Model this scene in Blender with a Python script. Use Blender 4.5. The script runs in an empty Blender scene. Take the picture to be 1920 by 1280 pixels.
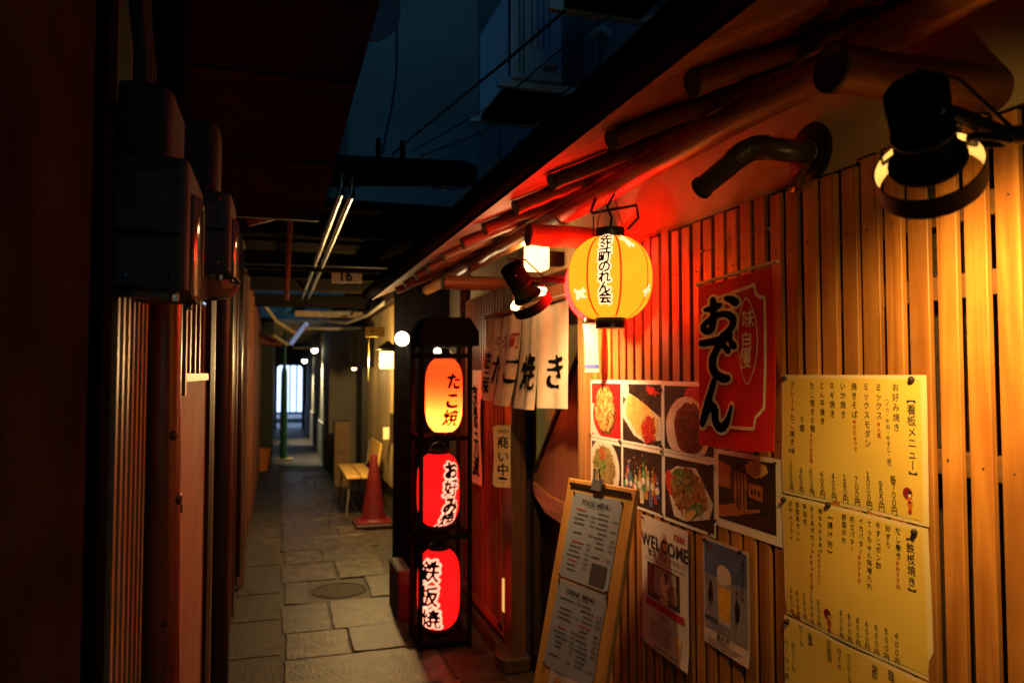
import bpy, bmesh, math, random
import numpy as np
from mathutils import Vector, Matrix, Euler
random.seed(7)
R = math.radians
S = bpy.context.scene
# ---------------------------------------------------------------- camera
YAW, PITCH, FPX = R(17.45), R(2.454), 1400.0
CAM = Vector((0, 0, 1.5))
cd = bpy.data.cameras.new('camera'); cam = bpy.data.objects.new('camera', cd); S.collection.objects.link(cam)
cam.location = CAM; cam.rotation_euler = (R(90) + PITCH, 0, -YAW)
cd.sensor_width = 36; cd.lens = 36 * FPX / 1920; cd.clip_start = .02; cd.clip_end = 300
cd.dof.use_dof = True; cd.dof.focus_distance = 1.9; cd.dof.aperture_fstop = 3.6
S.camera = cam
# ---------------------------------------------------------------- dusk sky
W = bpy.data.worlds.new('World'); S.world = W; W.use_nodes = True
wt = W.node_tree; bg = wt.nodes['Background']
sky = wt.nodes.new('ShaderNodeTexSky'); sky.sky_type = 'NISHITA'; sky.sun_disc = False
sky.sun_elevation = R(3.0); sky.sun_rotation = R(200); sky.ozone_density = 3.0
tint = wt.nodes.new('ShaderNodeMix'); tint.data_type = 'RGBA'; tint.blend_type = 'MULTIPLY'; tint.inputs[0].default_value = 1; tint.inputs[7].default_value = (.16, .62, 1.0, 1)
wt.links.new(sky.outputs[0], tint.inputs[6]); wt.links.new(tint.outputs[2], bg.inputs[0]); bg.inputs[1].default_value = 0.15
# ---------------------------------------------------------------- exposure / render
vs = S.view_settings; S.display_settings.display_device = 'sRGB'
vs.view_transform = 'Standard'; vs.look = 'None'; vs.exposure = 0; vs.gamma = 1; vs.use_curve_mapping = False
cy = S.cycles
cy.use_denoising = True; cy.max_bounces = 6; cy.diffuse_bounces = 4; cy.glossy_bounces = 3
cy.transmission_bounces = 3; cy.sample_clamp_indirect = 4; cy.caustics_reflective = False; cy.caustics_refractive = False

# ---------------------------------------------------------------- helpers
C = S.collection
fwd = Vector((math.sin(YAW)*math.cos(PITCH), math.cos(YAW)*math.cos(PITCH), math.sin(PITCH)))
rgt = Vector((math.cos(YAW), -math.sin(YAW), 0)); upv = rgt.cross(fwd)
def ray(px, py): return fwd + rgt*((px-960)/FPX) + upv*((640-py)/FPX)
def onX(px, py, X):
    d = ray(px, py); return CAM + d*(X/d.x)
def onY(px, py, Y):
    d = ray(px, py); return CAM + d*(Y/d.y)
def onZ(px, py, z):
    d = ray(px, py); return CAM + d*((z-CAM.z)/d.z)
def at(px, py, depth): return CAM + ray(px, py)*depth

ORG = {}
class MB:
    """collects faces; build() links them as one mesh object"""
    def __init__(s): s.v = []; s.f = []
    def add(s, vs, fs):
        b = len(s.v); s.v += [Vector(p) for p in vs]; s.f += [tuple(i+b for i in f) for f in fs]; return s
    def box(s, x0, x1, y0, y1, z0, z1, rot=None, c=None):
        vs = [Vector((x, y, z)) for x in (x0, x1) for y in (y0, y1) for z in (z0, z1)]
        if rot is not None:
            c = Vector(c) if c is not None else Vector(((x0+x1)/2, (y0+y1)/2, (z0+z1)/2))
            vs = [c + rot @ (p-c) for p in vs]
        return s.add(vs, [(0,1,3,2),(4,6,7,5),(0,4,5,1),(2,3,7,6),(0,2,6,4),(1,5,7,3)])
    def tube(s, pts, r, n=10, cap=True):
        pts = [Vector(p) for p in pts]; rs = r if isinstance(r, (list, tuple)) else [r]*len(pts)
        t0 = (pts[1]-pts[0]).normalized()
        nrm = t0.orthogonal().normalized(); vs = []; fs = []
        for i, p in enumerate(pts):
            t = (pts[min(i+1, len(pts)-1)] - pts[max(i-1, 0)])
            t = t.normalized() if t.length > 1e-9 else t0
            nrm = (nrm - t*nrm.dot(t)).normalized(); b = t.cross(nrm)
            for k in range(n):
                a = 2*math.pi*k/n; vs.append(p + (nrm*math.cos(a) + b*math.sin(a))*rs[i])
        for i in range(len(pts)-1):
            for k in range(n):
                fs.append((i*n+k, i*n+(k+1)%n, (i+1)*n+(k+1)%n, (i+1)*n+k))
        if cap:
            fs.append(tuple(range(n-1, -1, -1))); fs.append(tuple((len(pts)-1)*n+k for k in range(n)))
        return s.add(vs, fs)
    def lathe(s, prof, c=(0,0,0), m=None, n=32, closed=False):
        m = m or Matrix.Identity(3); c = Vector(c); vs = []; fs = []
        for (r, z) in prof:
            for k in range(n):
                a = 2*math.pi*k/n; vs.append(c + m @ Vector((r*math.cos(a), r*math.sin(a), z)))
        L = len(prof)
        for i in range(L if closed else L-1):
            j = (i+1) % L
            for k in range(n): fs.append((i*n+k, i*n+(k+1)%n, j*n+(k+1)%n, j*n+k))
        return s.add(vs, fs)
    def ball(s, c, r, n=16, m=10, sz=1.0):
        prof = [(max(r*math.sin(math.pi*i/m), 1e-4), -r*sz*math.cos(math.pi*i/m)) for i in range(m+1)]
        return s.lathe(prof, c, None, n)
    def sheet(s, F, u0, u1, v0, v1, nu=1, nv=1, th=0.0):
        g = []
        for h in ((0,) if th == 0 else (0, -th)):
            b = len(s.v)
            for j in range(nv+1):
                for i in range(nu+1): s.v.append(F(u0+(u1-u0)*i/nu, v0+(v1-v0)*j/nv, h))
            for j in range(nv):
                for i in range(nu):
                    a = b+j*(nu+1)+i; q = (a, a+1, a+nu+2, a+nu+1); s.f.append(q if h == 0 else q[::-1])
            g.append(b)
        if th:
            b0, b1 = g; rim = [(i, 0) for i in range(nu)] + [(nu, j) for j in range(nv)] + [(i, nv) for i in range(nu, 0, -1)] + [(0, j) for j in range(nv, 0, -1)]
            ids = [j*(nu+1)+i for i, j in rim]
            for a, c2 in zip(ids, ids[1:]+ids[:1]): s.f.append((b0+c2, b0+a, b1+a, b1+c2))
        return s
    def prism(s, pts, off):
        n = len(pts); off = Vector(off); pts = [Vector(p) for p in pts]
        return s.add(pts + [p+off for p in pts], [tuple(range(n)), tuple(range(2*n-1, n-1, -1))] + [(i, n+i, n+(i+1)%n, (i+1)%n) for i in range(n)])
    def build(s, name, mat, parent=None, bevel=0, smooth=None, seg=1):
        org = ORG.get(parent.name, Vector()) if parent else Vector()
        me = bpy.data.meshes.new(name)
        me.from_pydata([p-org for p in s.v], [], s.f)
        bm = bmesh.new(); bm.from_mesh(me)
        bmesh.ops.recalc_face_normals(bm, faces=bm.faces)
        if bevel:
            ed = [e for e in bm.edges if len(e.link_faces) == 2 and e.calc_face_angle(0) > .5]
            bmesh.ops.bevel(bm, geom=ed, offset=bevel, segments=seg, profile=.5, affect='EDGES', clamp_overlap=True)
        bm.to_mesh(me); bm.free()
        if smooth: 
            me.polygons.foreach_set('use_smooth', [True]*len(me.polygons)); me.set_sharp_from_angle(angle=R(smooth))
        o = bpy.data.objects.new(name, me); C.objects.link(o)
        if mat: me.materials.append(mat)
        if parent: o.parent = parent
        ORG[o.name] = org
        return o
def tag(o, label=None, cat=None, group=None, kind=None):
    for k, v in (('label', label), ('category', cat), ('group', group), ('kind', kind)):
        if v: o[k] = v
    return o
def thing(name, label, cat, loc=(0,0,0), group=None):
    o = bpy.data.objects.new(name, None); C.objects.link(o); o.location = loc; o.empty_display_size = .05
    ORG[o.name] = Vector(loc); return tag(o, label, cat, group)
def children(o): return [c for c in bpy.data.objects if c.parent == o]
def copy_tree(o, parent=None):
    c = o.copy(); C.objects.link(c)
    if parent: c.parent = parent
    for ch in children(o): copy_tree(ch, c)
    return c
def lamp(name, kind, loc, energy, color, parent=None, aim=None, **kw):
    l = bpy.data.lights.new(name, kind); l.energy = energy; l.color = color
    for k, v in kw.items(): setattr(l, k, v)
    o = bpy.data.objects.new(name, l); C.objects.link(o)
    org = ORG.get(parent.name, Vector()) if parent else Vector()
    o.location = Vector(loc) - org
    if aim is not None: o.rotation_euler = Vector(aim).to_track_quat('-Z', 'Y').to_euler()
    if parent: o.parent = parent
    return o

# ---------------------------------------------------------------- materials
MC = {}
def nd(t, ty, **kw):
    n = t.nodes.new(ty)
    for k, v in kw.items(): setattr(n, k, v)
    return n
def base(name):
    m = bpy.data.materials.new(name); m.use_nodes = True; t = m.node_tree
    p = t.nodes['Principled BSDF']; return m, t, p
def rgba(c): return (c[0], c[1], c[2], 1)
def M(name, c=(.5,.5,.5), rough=.6, c2=None, ns=8, bump=0, bs=80, metal=0, spec=.4, stretch=(1,1,1), detail=6, em=None, es=0, contrast=(.35,.65), coat=0):
    if name in MC: return MC[name]
    m, t, p = base(name); p.inputs['Roughness'].default_value = rough; p.inputs['Metallic'].default_value = metal
    p.inputs['Specular IOR Level'].default_value = spec; p.inputs['Coat Weight'].default_value = coat
    tc = nd(t, 'ShaderNodeTexCoord'); mp = nd(t, 'ShaderNodeMapping'); mp.inputs['Scale'].default_value = stretch
    t.links.new(tc.outputs['Object'], mp.inputs[0])
    c2 = c2 or tuple(x*.72 for x in c)
    nz = nd(t, 'ShaderNodeTexNoise'); nz.inputs['Scale'].default_value = ns; nz.inputs['Detail'].default_value = detail
    t.links.new(mp.outputs[0], nz.inputs[0])
    cr = nd(t, 'ShaderNodeValToRGB'); e = cr.color_ramp.elements
    e[0].position, e[1].position = contrast; e[0].color = rgba(c2); e[1].color = rgba(c)
    t.links.new(nz.outputs[0], cr.inputs[0]); t.links.new(cr.outputs[0], p.inputs['Base Color'])
    if bump:
        n2 = nd(t, 'ShaderNodeTexNoise'); n2.inputs['Scale'].default_value = bs; n2.inputs['Detail'].default_value = 5
        t.links.new(mp.outputs[0], n2.inputs[0])
        b = nd(t, 'ShaderNodeBump'); b.inputs['Strength'].default_value = bump; b.inputs['Distance'].default_value = .004
        t.links.new(n2.outputs[0], b.inputs['Height']); t.links.new(b.outputs[0], p.inputs['Normal'])
    if em: p.inputs['Emission Color'].default_value = rgba(em); p.inputs['Emission Strength'].default_value = es
    MC[name] = m; return m
def wood(name, c, c2, rough=.5, axis=2, ns=3.0, var=.35, spec=.4, bump=.25, knots=False):
    """long grain along the axis, each board its own tone"""
    if name in MC: return MC[name]
    m, t, p = base(name); p.inputs['Roughness'].default_value = rough; p.inputs['Specular IOR Level'].default_value = spec
    tc = nd(t, 'ShaderNodeTexCoord'); mp = nd(t, 'ShaderNodeMapping'); ge = nd(t, 'ShaderNodeNewGeometry')
    sc = [16*ns/3]*3; sc[axis] = .9*ns/3; mp.inputs['Scale'].default_value = sc
    ad = nd(t, 'ShaderNodeVectorMath', operation='ADD'); ml = nd(t, 'ShaderNodeMath', operation='MULTIPLY'); ml.inputs[1].default_value = 37
    t.links.new(ge.outputs['Random Per Island'], ml.inputs[0])
    t.links.new(tc.outputs['Object'], mp.inputs[0]); t.links.new(mp.outputs[0], ad.inputs[0]); t.links.new(ml.outputs[0], ad.inputs[1])
    nz = nd(t, 'ShaderNodeTexNoise'); nz.inputs['Scale'].default_value = 1.6; nz.inputs['Detail'].default_value = 8; nz.inputs['Distortion'].default_value = 1.2
    t.links.new(ad.outputs[0], nz.inputs[0])
    cr = nd(t, 'ShaderNodeValToRGB'); e = cr.color_ramp.elements
    e[0].position, e[1].position = .36, .64; e[0].color = rgba(c2); e[1].color = rgba(c)
    t.links.new(nz.outputs[0], cr.inputs[0])
    mx = nd(t, 'ShaderNodeMix', data_type='RGBA', blend_type='MULTIPLY'); mx.inputs[0].default_value = 1
    mr = nd(t, 'ShaderNodeMapRange'); mr.inputs['To Min'].default_value = 1-var; mr.inputs['To Max'].default_value = 1+var*.3
    t.links.new(ge.outputs['Random Per Island'], mr.inputs[0]); t.links.new(cr.outputs[0], mx.inputs[6]); t.links.new(mr.outputs[0], mx.inputs[7])
    last = mx.outputs[2]
    if knots:
        m2 = nd(t, 'ShaderNodeMapping'); s2 = [7]*3; s2[axis] = 2.2; m2.inputs['Scale'].default_value = s2; t.links.new(tc.outputs['Object'], m2.inputs[0])
        a2 = nd(t, 'ShaderNodeVectorMath', operation='ADD'); t.links.new(m2.outputs[0], a2.inputs[0]); t.links.new(ml.outputs[0], a2.inputs[1])
        vo = nd(t, 'ShaderNodeTexVoronoi'); vo.inputs['Scale'].default_value = 1.0; t.links.new(a2.outputs[0], vo.inputs[0])
        k2 = nd(t, 'ShaderNodeMapRange'); k2.inputs[1].default_value = .05; k2.inputs[2].default_value = .13; k2.inputs[3].default_value = .28; k2.inputs[4].default_value = 1; t.links.new(vo.outputs['Distance'], k2.inputs[0])
        st = nd(t, 'ShaderNodeTexNoise'); st.inputs['Scale'].default_value = 3.5; st.inputs['Detail'].default_value = 7; t.links.new(tc.outputs['Object'], st.inputs[0])
        k3 = nd(t, 'ShaderNodeMapRange'); k3.inputs[1].default_value = .35; k3.inputs[2].default_value = .62; k3.inputs[3].default_value = .62; k3.inputs[4].default_value = 1; t.links.new(st.outputs[0], k3.inputs[0])
        kk = nd(t, 'ShaderNodeMath', operation='MULTIPLY'); t.links.new(k2.outputs[0], kk.inputs[0]); t.links.new(k3.outputs[0], kk.inputs[1])
        m3 = nd(t, 'ShaderNodeMix', data_type='RGBA', blend_type='MULTIPLY'); m3.inputs[0].default_value = 1; t.links.new(last, m3.inputs[6]); t.links.new(kk.outputs[0], m3.inputs[7]); last = m3.outputs[2]
    t.links.new(last, p.inputs['Base Color'])
    b = nd(t, 'ShaderNodeBump'); b.inputs['Strength'].default_value = bump; b.inputs['Distance'].default_value = .002
    t.links.new(nz.outputs[0], b.inputs['Height']); t.links.new(b.outputs[0], p.inputs['Normal'])
    MC[name] = m; return m
def glow(name, c, strength, rib=0, ribc=.6, trans=None, dif=.3):
    """lit paper: translucent sheet + its own light; rib = bamboo rings per metre"""
    if name in MC: return MC[name]
    m = bpy.data.materials.new(name); m.use_nodes = True; t = m.node_tree; t.nodes.clear()
    out = nd(t, 'ShaderNodeOutputMaterial'); em = nd(t, 'ShaderNodeEmission'); em.inputs[0].default_value = rgba(c); em.inputs[1].default_value = strength
    tc = nd(t, 'ShaderNodeTexCoord')
    nz = nd(t, 'ShaderNodeTexNoise'); nz.inputs['Scale'].default_value = 14; nz.inputs['Detail'].default_value = 6
    t.links.new(tc.outputs['Object'], nz.inputs[0])
    mr = nd(t, 'ShaderNodeMapRange'); mr.inputs[1].default_value = .3; mr.inputs[2].default_value = .7; mr.inputs[3].default_value = .82; mr.inputs[4].default_value = 1.1
    t.links.new(nz.outputs[0], mr.inputs[0]); fac = mr.outputs[0]
    if rib:
        sx = nd(t, 'ShaderNodeSeparateXYZ'); t.links.new(tc.outputs['Object'], sx.inputs[0])
        a = nd(t, 'ShaderNodeMath', operation='MULTIPLY'); a.inputs[1].default_value = rib*2*math.pi; t.links.new(sx.outputs[2], a.inputs[0])
        b = nd(t, 'ShaderNodeMath', operation='SINE'); t.links.new(a.outputs[0], b.inputs[0])
        d = nd(t, 'ShaderNodeMapRange'); d.inputs[1].default_value = .55; d.inputs[2].default_value = .95; d.inputs[3].default_value = 1; d.inputs[4].default_value = ribc
        t.links.new(b.outputs[0], d.inputs[0])
        k = nd(t, 'ShaderNodeMath', operation='MULTIPLY'); t.links.new(fac, k.inputs[0]); t.links.new(d.outputs[0], k.inputs[1]); fac = k.outputs[0]
    k = nd(t, 'ShaderNodeMath', operation='MULTIPLY'); k.inputs[1].default_value = strength; t.links.new(fac, k.inputs[0]); t.links.new(k.outputs[0], em.inputs[1])
    tr = nd(t, 'ShaderNodeBsdfTranslucent'); tr.inputs[0].default_value = rgba(trans or c)
    df = nd(t, 'ShaderNodeBsdfDiffuse'); df.inputs[0].default_value = rgba(tuple(x*dif for x in (trans or c)))
    mx = nd(t, 'ShaderNodeMixShader'); mx.inputs[0].default_value = .6; t.links.new(df.outputs[0], mx.inputs[1]); t.links.new(tr.outputs[0], mx.inputs[2])
    ad = nd(t, 'ShaderNodeAddShader'); t.links.new(mx.outputs[0], ad.inputs[0]); t.links.new(em.outputs[0], ad.inputs[1])
    t.links.new(ad.outputs[0], out.inputs[0]); MC[name] = m; return m

# ---------------------------------------------------------------- lettering
GC = {}
def glyph_mesh(ch, off=0.0):
    k = (ch, off)
    if k in GC: return GC[k]
    cu = bpy.data.curves.new('g', 'FONT'); cu.body = ch; cu.size = 1; cu.resolution_u = 3; cu.offset = off
    o = bpy.data.objects.new('g', cu); C.objects.link(o)
    dg = bpy.context.evaluated_depsgraph_get(); me = o.evaluated_get(dg).to_mesh()
    v = [tuple(p.co[:2]) for p in me.vertices]; f = [tuple(p.vertices) for p in me.polygons]
    cnt = {}
    for p in me.polygons:
        for e in p.edge_keys: cnt[e] = cnt.get(e, 0)+1
    segs = [(v[a], v[b]) for (a, b), n in cnt.items() if n == 1]
    o.evaluated_get(dg).to_mesh_clear(); C.objects.unlink(o); bpy.data.objects.remove(o); bpy.data.curves.remove(cu)
    if v:
        xs = [p[0] for p in v]; w = max(xs)-min(xs); x0 = min(xs)
    else: w = .3; x0 = 0
    GC[k] = (v, f, segs, x0, w); return GC[k]
ROT = set('ー【】（）〈〉「」〜')
def put_char(mb, F, ch, u, v, size, off=0, h=.0006, vertical=True, sx=1.0):
    vv, ff, sg, x0, w = glyph_mesh(ch, off)
    if not vv: return
    ys = [p[1] for p in vv]; cjk = ord(ch) > 0x2000
    cx = .5 if cjk else x0+w/2; cyy = .38 if cjk else (max(ys)+min(ys))/2
    pts = []
    for (a, b) in vv:
        a, b = (a-cx)*sx, b-cyy
        if vertical and ch in ROT: a, b = b, -a
        pts.append(F(u+a*size, v+b*size, h))
    mb.add(pts, ff)
def vtext(mb, F, txt, u0, v0, u1, v1, size, off=0, h=.0006):
    n = len(txt)
    for i, ch in enumerate(txt):
        t = i/max(n-1, 1); put_char(mb, F, ch, u0+(u1-u0)*t, v0+(v1-v0)*t, size, off, h)
def htext(mb, F, txt, u, v, size, off=0, h=.0006, track=.08, center=True):
    ws = [(.32 if c == ' ' else (1.0 if ord(c) > 0x2000 else glyph_mesh(c, off)[4]) + track) for c in txt]
    x = u - (sum(ws)*size/2 if center else 0)
    base_h = glyph_mesh('H', 0)
    for c, w in zip(txt, ws):
        if c != ' ':
            vv, ff, sg, x0, gw = glyph_mesh(c, off)
            hh = .36
            mb.add([F(x+(a-x0+track/2)*size, v+(b-hh)*size, h) for a, b in vv], ff)
        x += w*size

NG = 64
GR = np.linspace(-.3, 1.3, NG+1)
GX, GY = np.meshgrid(GR, GR)
SD = {}
def sdf_font(ch):
    if ch in SD: return SD[ch]
    vv, ff, segs, x0, w = glyph_mesh(ch, 0)
    a = np.array([s[0] for s in segs]); b = np.array([s[1] for s in segs])
    a = a + np.array([0, .12]); b = b + np.array([0, .12])
    if ord(ch) < 0x2000: a = a + np.array([.5-x0-w/2, 0]); b = b + np.array([.5-x0-w/2, 0])
    P = np.stack([GX.ravel(), GY.ravel()], 1)
    d = b-a; L2 = (d**2).sum(1)+1e-12
    best = np.full(len(P), 9.0); ins = np.zeros(len(P), int)
    for i in range(len(a)):
        q = P-a[i]; t = np.clip((q@d[i])/L2[i], 0, 1); r = q-t[:, None]*d[i]
        best = np.minimum(best, np.hypot(r[:, 0], r[:, 1]))
        c = ((a[i,1] > P[:,1]) != (b[i,1] > P[:,1]))
        if c.any():
            xi = a[i,0] + (P[:,1]-a[i,1])*(d[i,0])/(d[i,1] if abs(d[i,1]) > 1e-12 else 1e-12)
            ins += (c & (P[:,0] < xi)).astype(int)
    s = np.where(ins % 2 == 1, -best, best).reshape(GX.shape); SD[ch] = s; return s
def sdf_strokes(strokes):
    s = np.full(GX.shape, 9.0)
    for st in strokes:
        p = np.array([q[:2] for q in st], float); r = np.array([q[2] for q in st], float)
        n = len(p); pts = []; rr = []
        for i in range(n-1):
            p0, p1, p2, p3 = p[max(i-1,0)], p[i], p[i+1], p[min(i+2,n-1)]
            for k in range(14):
                t = k/14; pts.append(.5*((2*p1)+(-p0+p2)*t+(2*p0-5*p1+4*p2-p3)*t*t+(-p0+3*p1-3*p2+p3)*t**3)); rr.append(r[i]*(1-t)+r[i+1]*t)
        pts.append(p[-1]); rr.append(r[-1])
        for q, w in zip(pts, rr): s = np.minimum(s, np.hypot(GX-q[0], GY-q[1])-w)
    return s
def brush(s, seed=0, amt=.012):
    """round the corners and let the stroke swell and thin like a wet brush"""
    rs = np.random.RandomState(seed); k = np.array([1, 2, 1])/4.0
    for _ in range(2):
        s = np.apply_along_axis(lambda x: np.convolve(np.pad(x, 1, 'edge'), k, 'valid'), 0, s)
        s = np.apply_along_axis(lambda x: np.convolve(np.pad(x, 1, 'edge'), k, 'valid'), 1, s)
    ph = rs.rand(6)*6.28
    n = np.sin(GX*7+ph[0])*np.sin(GY*6+ph[1]) + .6*np.sin(GX*13+ph[2]+GY*5)*np.sin(GY*11+ph[3])
    return s + amt*n
def put_sdf(mb, F, s, u, v, size, level, h, sx=1.0, shear=0.0, clip=None):
    """marching squares of s < level, placed at (u, v) on the surface F"""
    f = level - s
    if clip is not None:
        f = np.minimum(f, ((u + (GX-.5)*size*sx) - clip)/size)
    def pt(x, y): return F(u + ((x-.5) + shear*(y-.5))*size*sx, v + (y-.5)*size, h)
    vs = []; fs = []
    for j in range(NG):
        i = 0
        while i < NG:
            c = (f[j,i], f[j,i+1], f[j+1,i+1], f[j+1,i])
            if all(x > 0 for x in c):
                k = i
                while k+1 < NG and k-i < 3 and f[j,k+2] > 0 and f[j+1,k+2] > 0: k += 1
                b = len(vs); vs += [pt(GR[i], GR[j]), pt(GR[k+1], GR[j]), pt(GR[k+1], GR[j+1]), pt(GR[i], GR[j+1])]
                fs.append((b, b+1, b+2, b+3)); i = k+1; continue
            if any(x > 0 for x in c):
                xy = ((GR[i],GR[j]),(GR[i+1],GR[j]),(GR[i+1],GR[j+1]),(GR[i],GR[j+1])); b = len(vs)
                for q in range(4):
                    a0, a1 = c[q], c[(q+1)%4]; p0, p1 = xy[q], xy[(q+1)%4]
                    if a0 > 0: vs.append(pt(*p0))
                    if (a0 > 0) != (a1 > 0):
                        t = a0/(a0-a1); vs.append(pt(p0[0]+(p1[0]-p0[0])*t, p0[1]+(p1[1]-p0[1])*t))
                if len(vs)-b >= 3: fs.append(tuple(range(b, len(vs))))
                else: del vs[b:]
            i += 1
    mb.add(vs, fs)
def wallF(X, y0, z0, warp=None):
    """sheet coordinates on the right-hand facade: u runs to the viewer's right (-Y), v up, h out of the wall"""
    def F(u, v, h=0): return Vector((X - h - (warp(u, v) if warp else 0), y0-u, z0+v))
    return F
def planeF(O, U, V):
    O, U, V = Vector(O), Vector(U).normalized(), Vector(V).normalized(); N = U.cross(V)
    return lambda u, v, h=0: O + U*u + V*v + N*h
def discpoly(mb, F, cx, cyy, rx, ry, h, n=28, jag=0, seed=0, rot=0):
    rs = random.Random(seed); pts = []
    for k in range(n):
        a = 2*math.pi*k/n; j = 1+jag*(rs.random()-.5)*2
        x, y = rx*j*math.cos(a), ry*j*math.sin(a)
        pts.append(F(cx+x*math.cos(rot)-y*math.sin(rot), cyy+x*math.sin(rot)+y*math.cos(rot), h))
    b = [F(cx, cyy, h)] + pts
    mb.add(b, [(0, 1+k, 1+(k+1)%n) for k in range(n)])
def quadpoly(mb, F, pts, h): mb.add([F(a, b, h) for a, b in pts], [tuple(range(len(pts)))])

# ================================================================= materials used in several places
slatw = wood('cedar_slat', (.58,.27,.065), (.38,.145,.032), .5, 2, 3, .42, knots=True)
logw  = wood('log_wood_along', (.46,.20,.07), (.24,.085,.028), .3, 1, 2.2, .15, .6, knots=True)
logx  = wood('log_wood_across', (.42,.19,.07), (.24,.09,.03), .38, 0, 2.2, .15, .5)
boardw= wood('roof_board', (.20,.055,.020), (.10,.03,.011), .6, 0, 2, .3)
raftw = wood('rafter_wood', (.15,.05,.02), (.08,.027,.011), .5, 0, 2.2, .15)
darkw = wood('dark_timber', (.034,.020,.012), (.016,.010,.007), .6, 2, 2, .3, .1)
browns= wood('brown_door_wood', (.26,.11,.035), (.15,.06,.02), .35, 2, 2, .15, .5)
plaster = M('tan_plaster', (.46,.36,.23), .9, (.38,.29,.18), 6, .5, 220, spec=.2)
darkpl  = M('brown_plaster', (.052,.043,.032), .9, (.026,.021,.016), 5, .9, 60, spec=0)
black = M('black_metal', (.009,.009,.010), .5, (.014,.014,.014), 20, .1, 90, spec=.25)
blackm= M('matt_black', (.006,.006,.007), .8, (.010,.010,.010), 20, spec=0)
gutm  = M('gutter_metal', (.007,.007,.008), .6, (.012,.011,.011), 12, .2, 40, spec=0)
steel = M('grey_steel', (.35,.36,.37), .4, (.24,.25,.26), 18, metal=.7)
rubber= M('cable_rubber', (.012,.012,.012), .5)
end_m = M('log_end_dark', (.016,.013,.012), .6, (.03,.022,.018), 30)  # dark tone for the caps on the log ends

# ================================================================= ground
conc = M('alley_concrete', (.055,.042,.026), .65, (.022,.017,.011), 3.5, .7, 90, spec=.45, detail=9)
stone = M('granite_slab', (.115,.076,.032), .5, (.017,.012,.006), 12, 1.0, 60, spec=.5, detail=10, contrast=(.38,.64))
def add_random(m, lo, hi):
    """each slab its own tone"""
    t = m.node_tree; p = t.nodes['Principled BSDF']; src = p.inputs['Base Color'].links[0].from_socket
    ge = nd(t, 'ShaderNodeNewGeometry'); mr = nd(t, 'ShaderNodeMapRange'); mr.inputs['To Min'].default_value = lo; mr.inputs['To Max'].default_value = hi
    mx = nd(t, 'ShaderNodeMix', data_type='RGBA', blend_type='MULTIPLY'); mx.inputs[0].default_value = 1
    t.links.new(ge.outputs['Random Per Island'], mr.inputs[0]); t.links.new(src, mx.inputs[6]); t.links.new(mr.outputs[0], mx.inputs[7]); t.links.new(mx.outputs[2], p.inputs['Base Color'])
add_random(stone, .55, 1.1)
g = MB(); g.add([(-40,-20,0),(40,-20,0),(40,80,0),(-40,80,0)], [(0,1,2,3)])
tag(g.build('ground', conc), kind='structure')
rs = random.Random(3); g = MB()
ys = [1.2,1.75,2.3,2.78,3.2,3.62,4.13,4.55,5.1,5.64,6.16,6.62,7.08,7.5,7.96,8.35,8.75,9.15,9.9,10.6,11.2,11.9]
for i in range(len(ys)-1):
    y0, y1 = ys[i]+.008, ys[i+1]-.008; xa = .05+rs.uniform(-.012,.02); xb = .83+rs.uniform(-.05,.06)
    if 4.9 < ys[i] < 5.4: cuts = [xa, .235, .62, xb]
    elif i % 3 != 2: k = rs.uniform(.3,.6); cuts = [xa, k, xb]
    else: cuts = [xa, xb]
    for a, b in zip(cuts, cuts[1:]):
        if 4.9 < ys[i] < 5.4 and a == .235: continue
        h = .009+rs.uniform(-.003,.004); q = lambda: rs.uniform(-.007,.007)
        pts = [(a+.006+q(), y0+q()), (b-.006+q(), y0+q()), (b-.006+q(), y1+q()), (a+.006+q(), y1+q())]
        # slightly broken outline
        out = []
        for (p, r2) in zip(pts, pts[1:]+pts[:1]):
            for k in range(6): out.append((p[0]+(r2[0]-p[0])*k/6+rs.uniform(-.006,.006), p[1]+(r2[1]-p[1])*k/6+rs.uniform(-.006,.006), -.02))
        g.prism(out, (0,0,.02+h))
tag(g.build('stone_paving', stone, bevel=.004), kind='structure')
side = M('side_paving', (.058,.042,.023), .62, (.016,.012,.007), 10, 1.0, 60, spec=.45, detail=10, contrast=(.36,.66)); add_random(side, .6, 1.15)
g = MB(); y = 1.3
while y < 12:
    L = rs.uniform(.5,.95)
    for a, b in ((-.245,.038),(.86,1.10)):
        if a > .5 and not 1.2 < y < 6: continue
        k = rs.uniform(-.04,.04); g.prism([(a+rs.uniform(0,.006), y+k, -.02), (b-rs.uniform(0,.008), y+k, -.02), (b-rs.uniform(0,.008), y+k+L-.012, -.02), (a+rs.uniform(0,.006), y+k+L-.012, -.02)], (0,0,.0235+rs.uniform(0,.003)))
    y += L+.045
tag(g.build('side_paving', side, bevel=.003), kind='structure')
g = MB(); g.lathe([(.001,.004),(.160,.004),(.163,.002),(.168,.002),(.171,.005),(.186,.005),(.19,.002),(.19,-.02)], (.43,5.36,0), n=48)
tag(g.build('manhole_cover', M('cast_iron', (.05,.036,.019), .7, (.016,.012,.007), 30, .4, 80, metal=.4)), 'round dark iron manhole cover set into the stone alley paving', 'manhole cover')
g = MB(); g.add([(-30,21.6,.004),(30,21.6,.004),(30,24.0,.004),(-30,24.0,.004)], [(0,1,2,3)])
tag(g.build('street', M('street_asphalt', (.34,.34,.35), .5, (.26,.26,.27), 9, .4, 120)), kind='structure')
g = MB(); g.box(-30,30,24.0,26.6,-.05,.12)
tag(g.build('pavement', M('street_pavement', (.5,.5,.5), .6, (.4,.4,.4), 6)), kind='structure')

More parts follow.
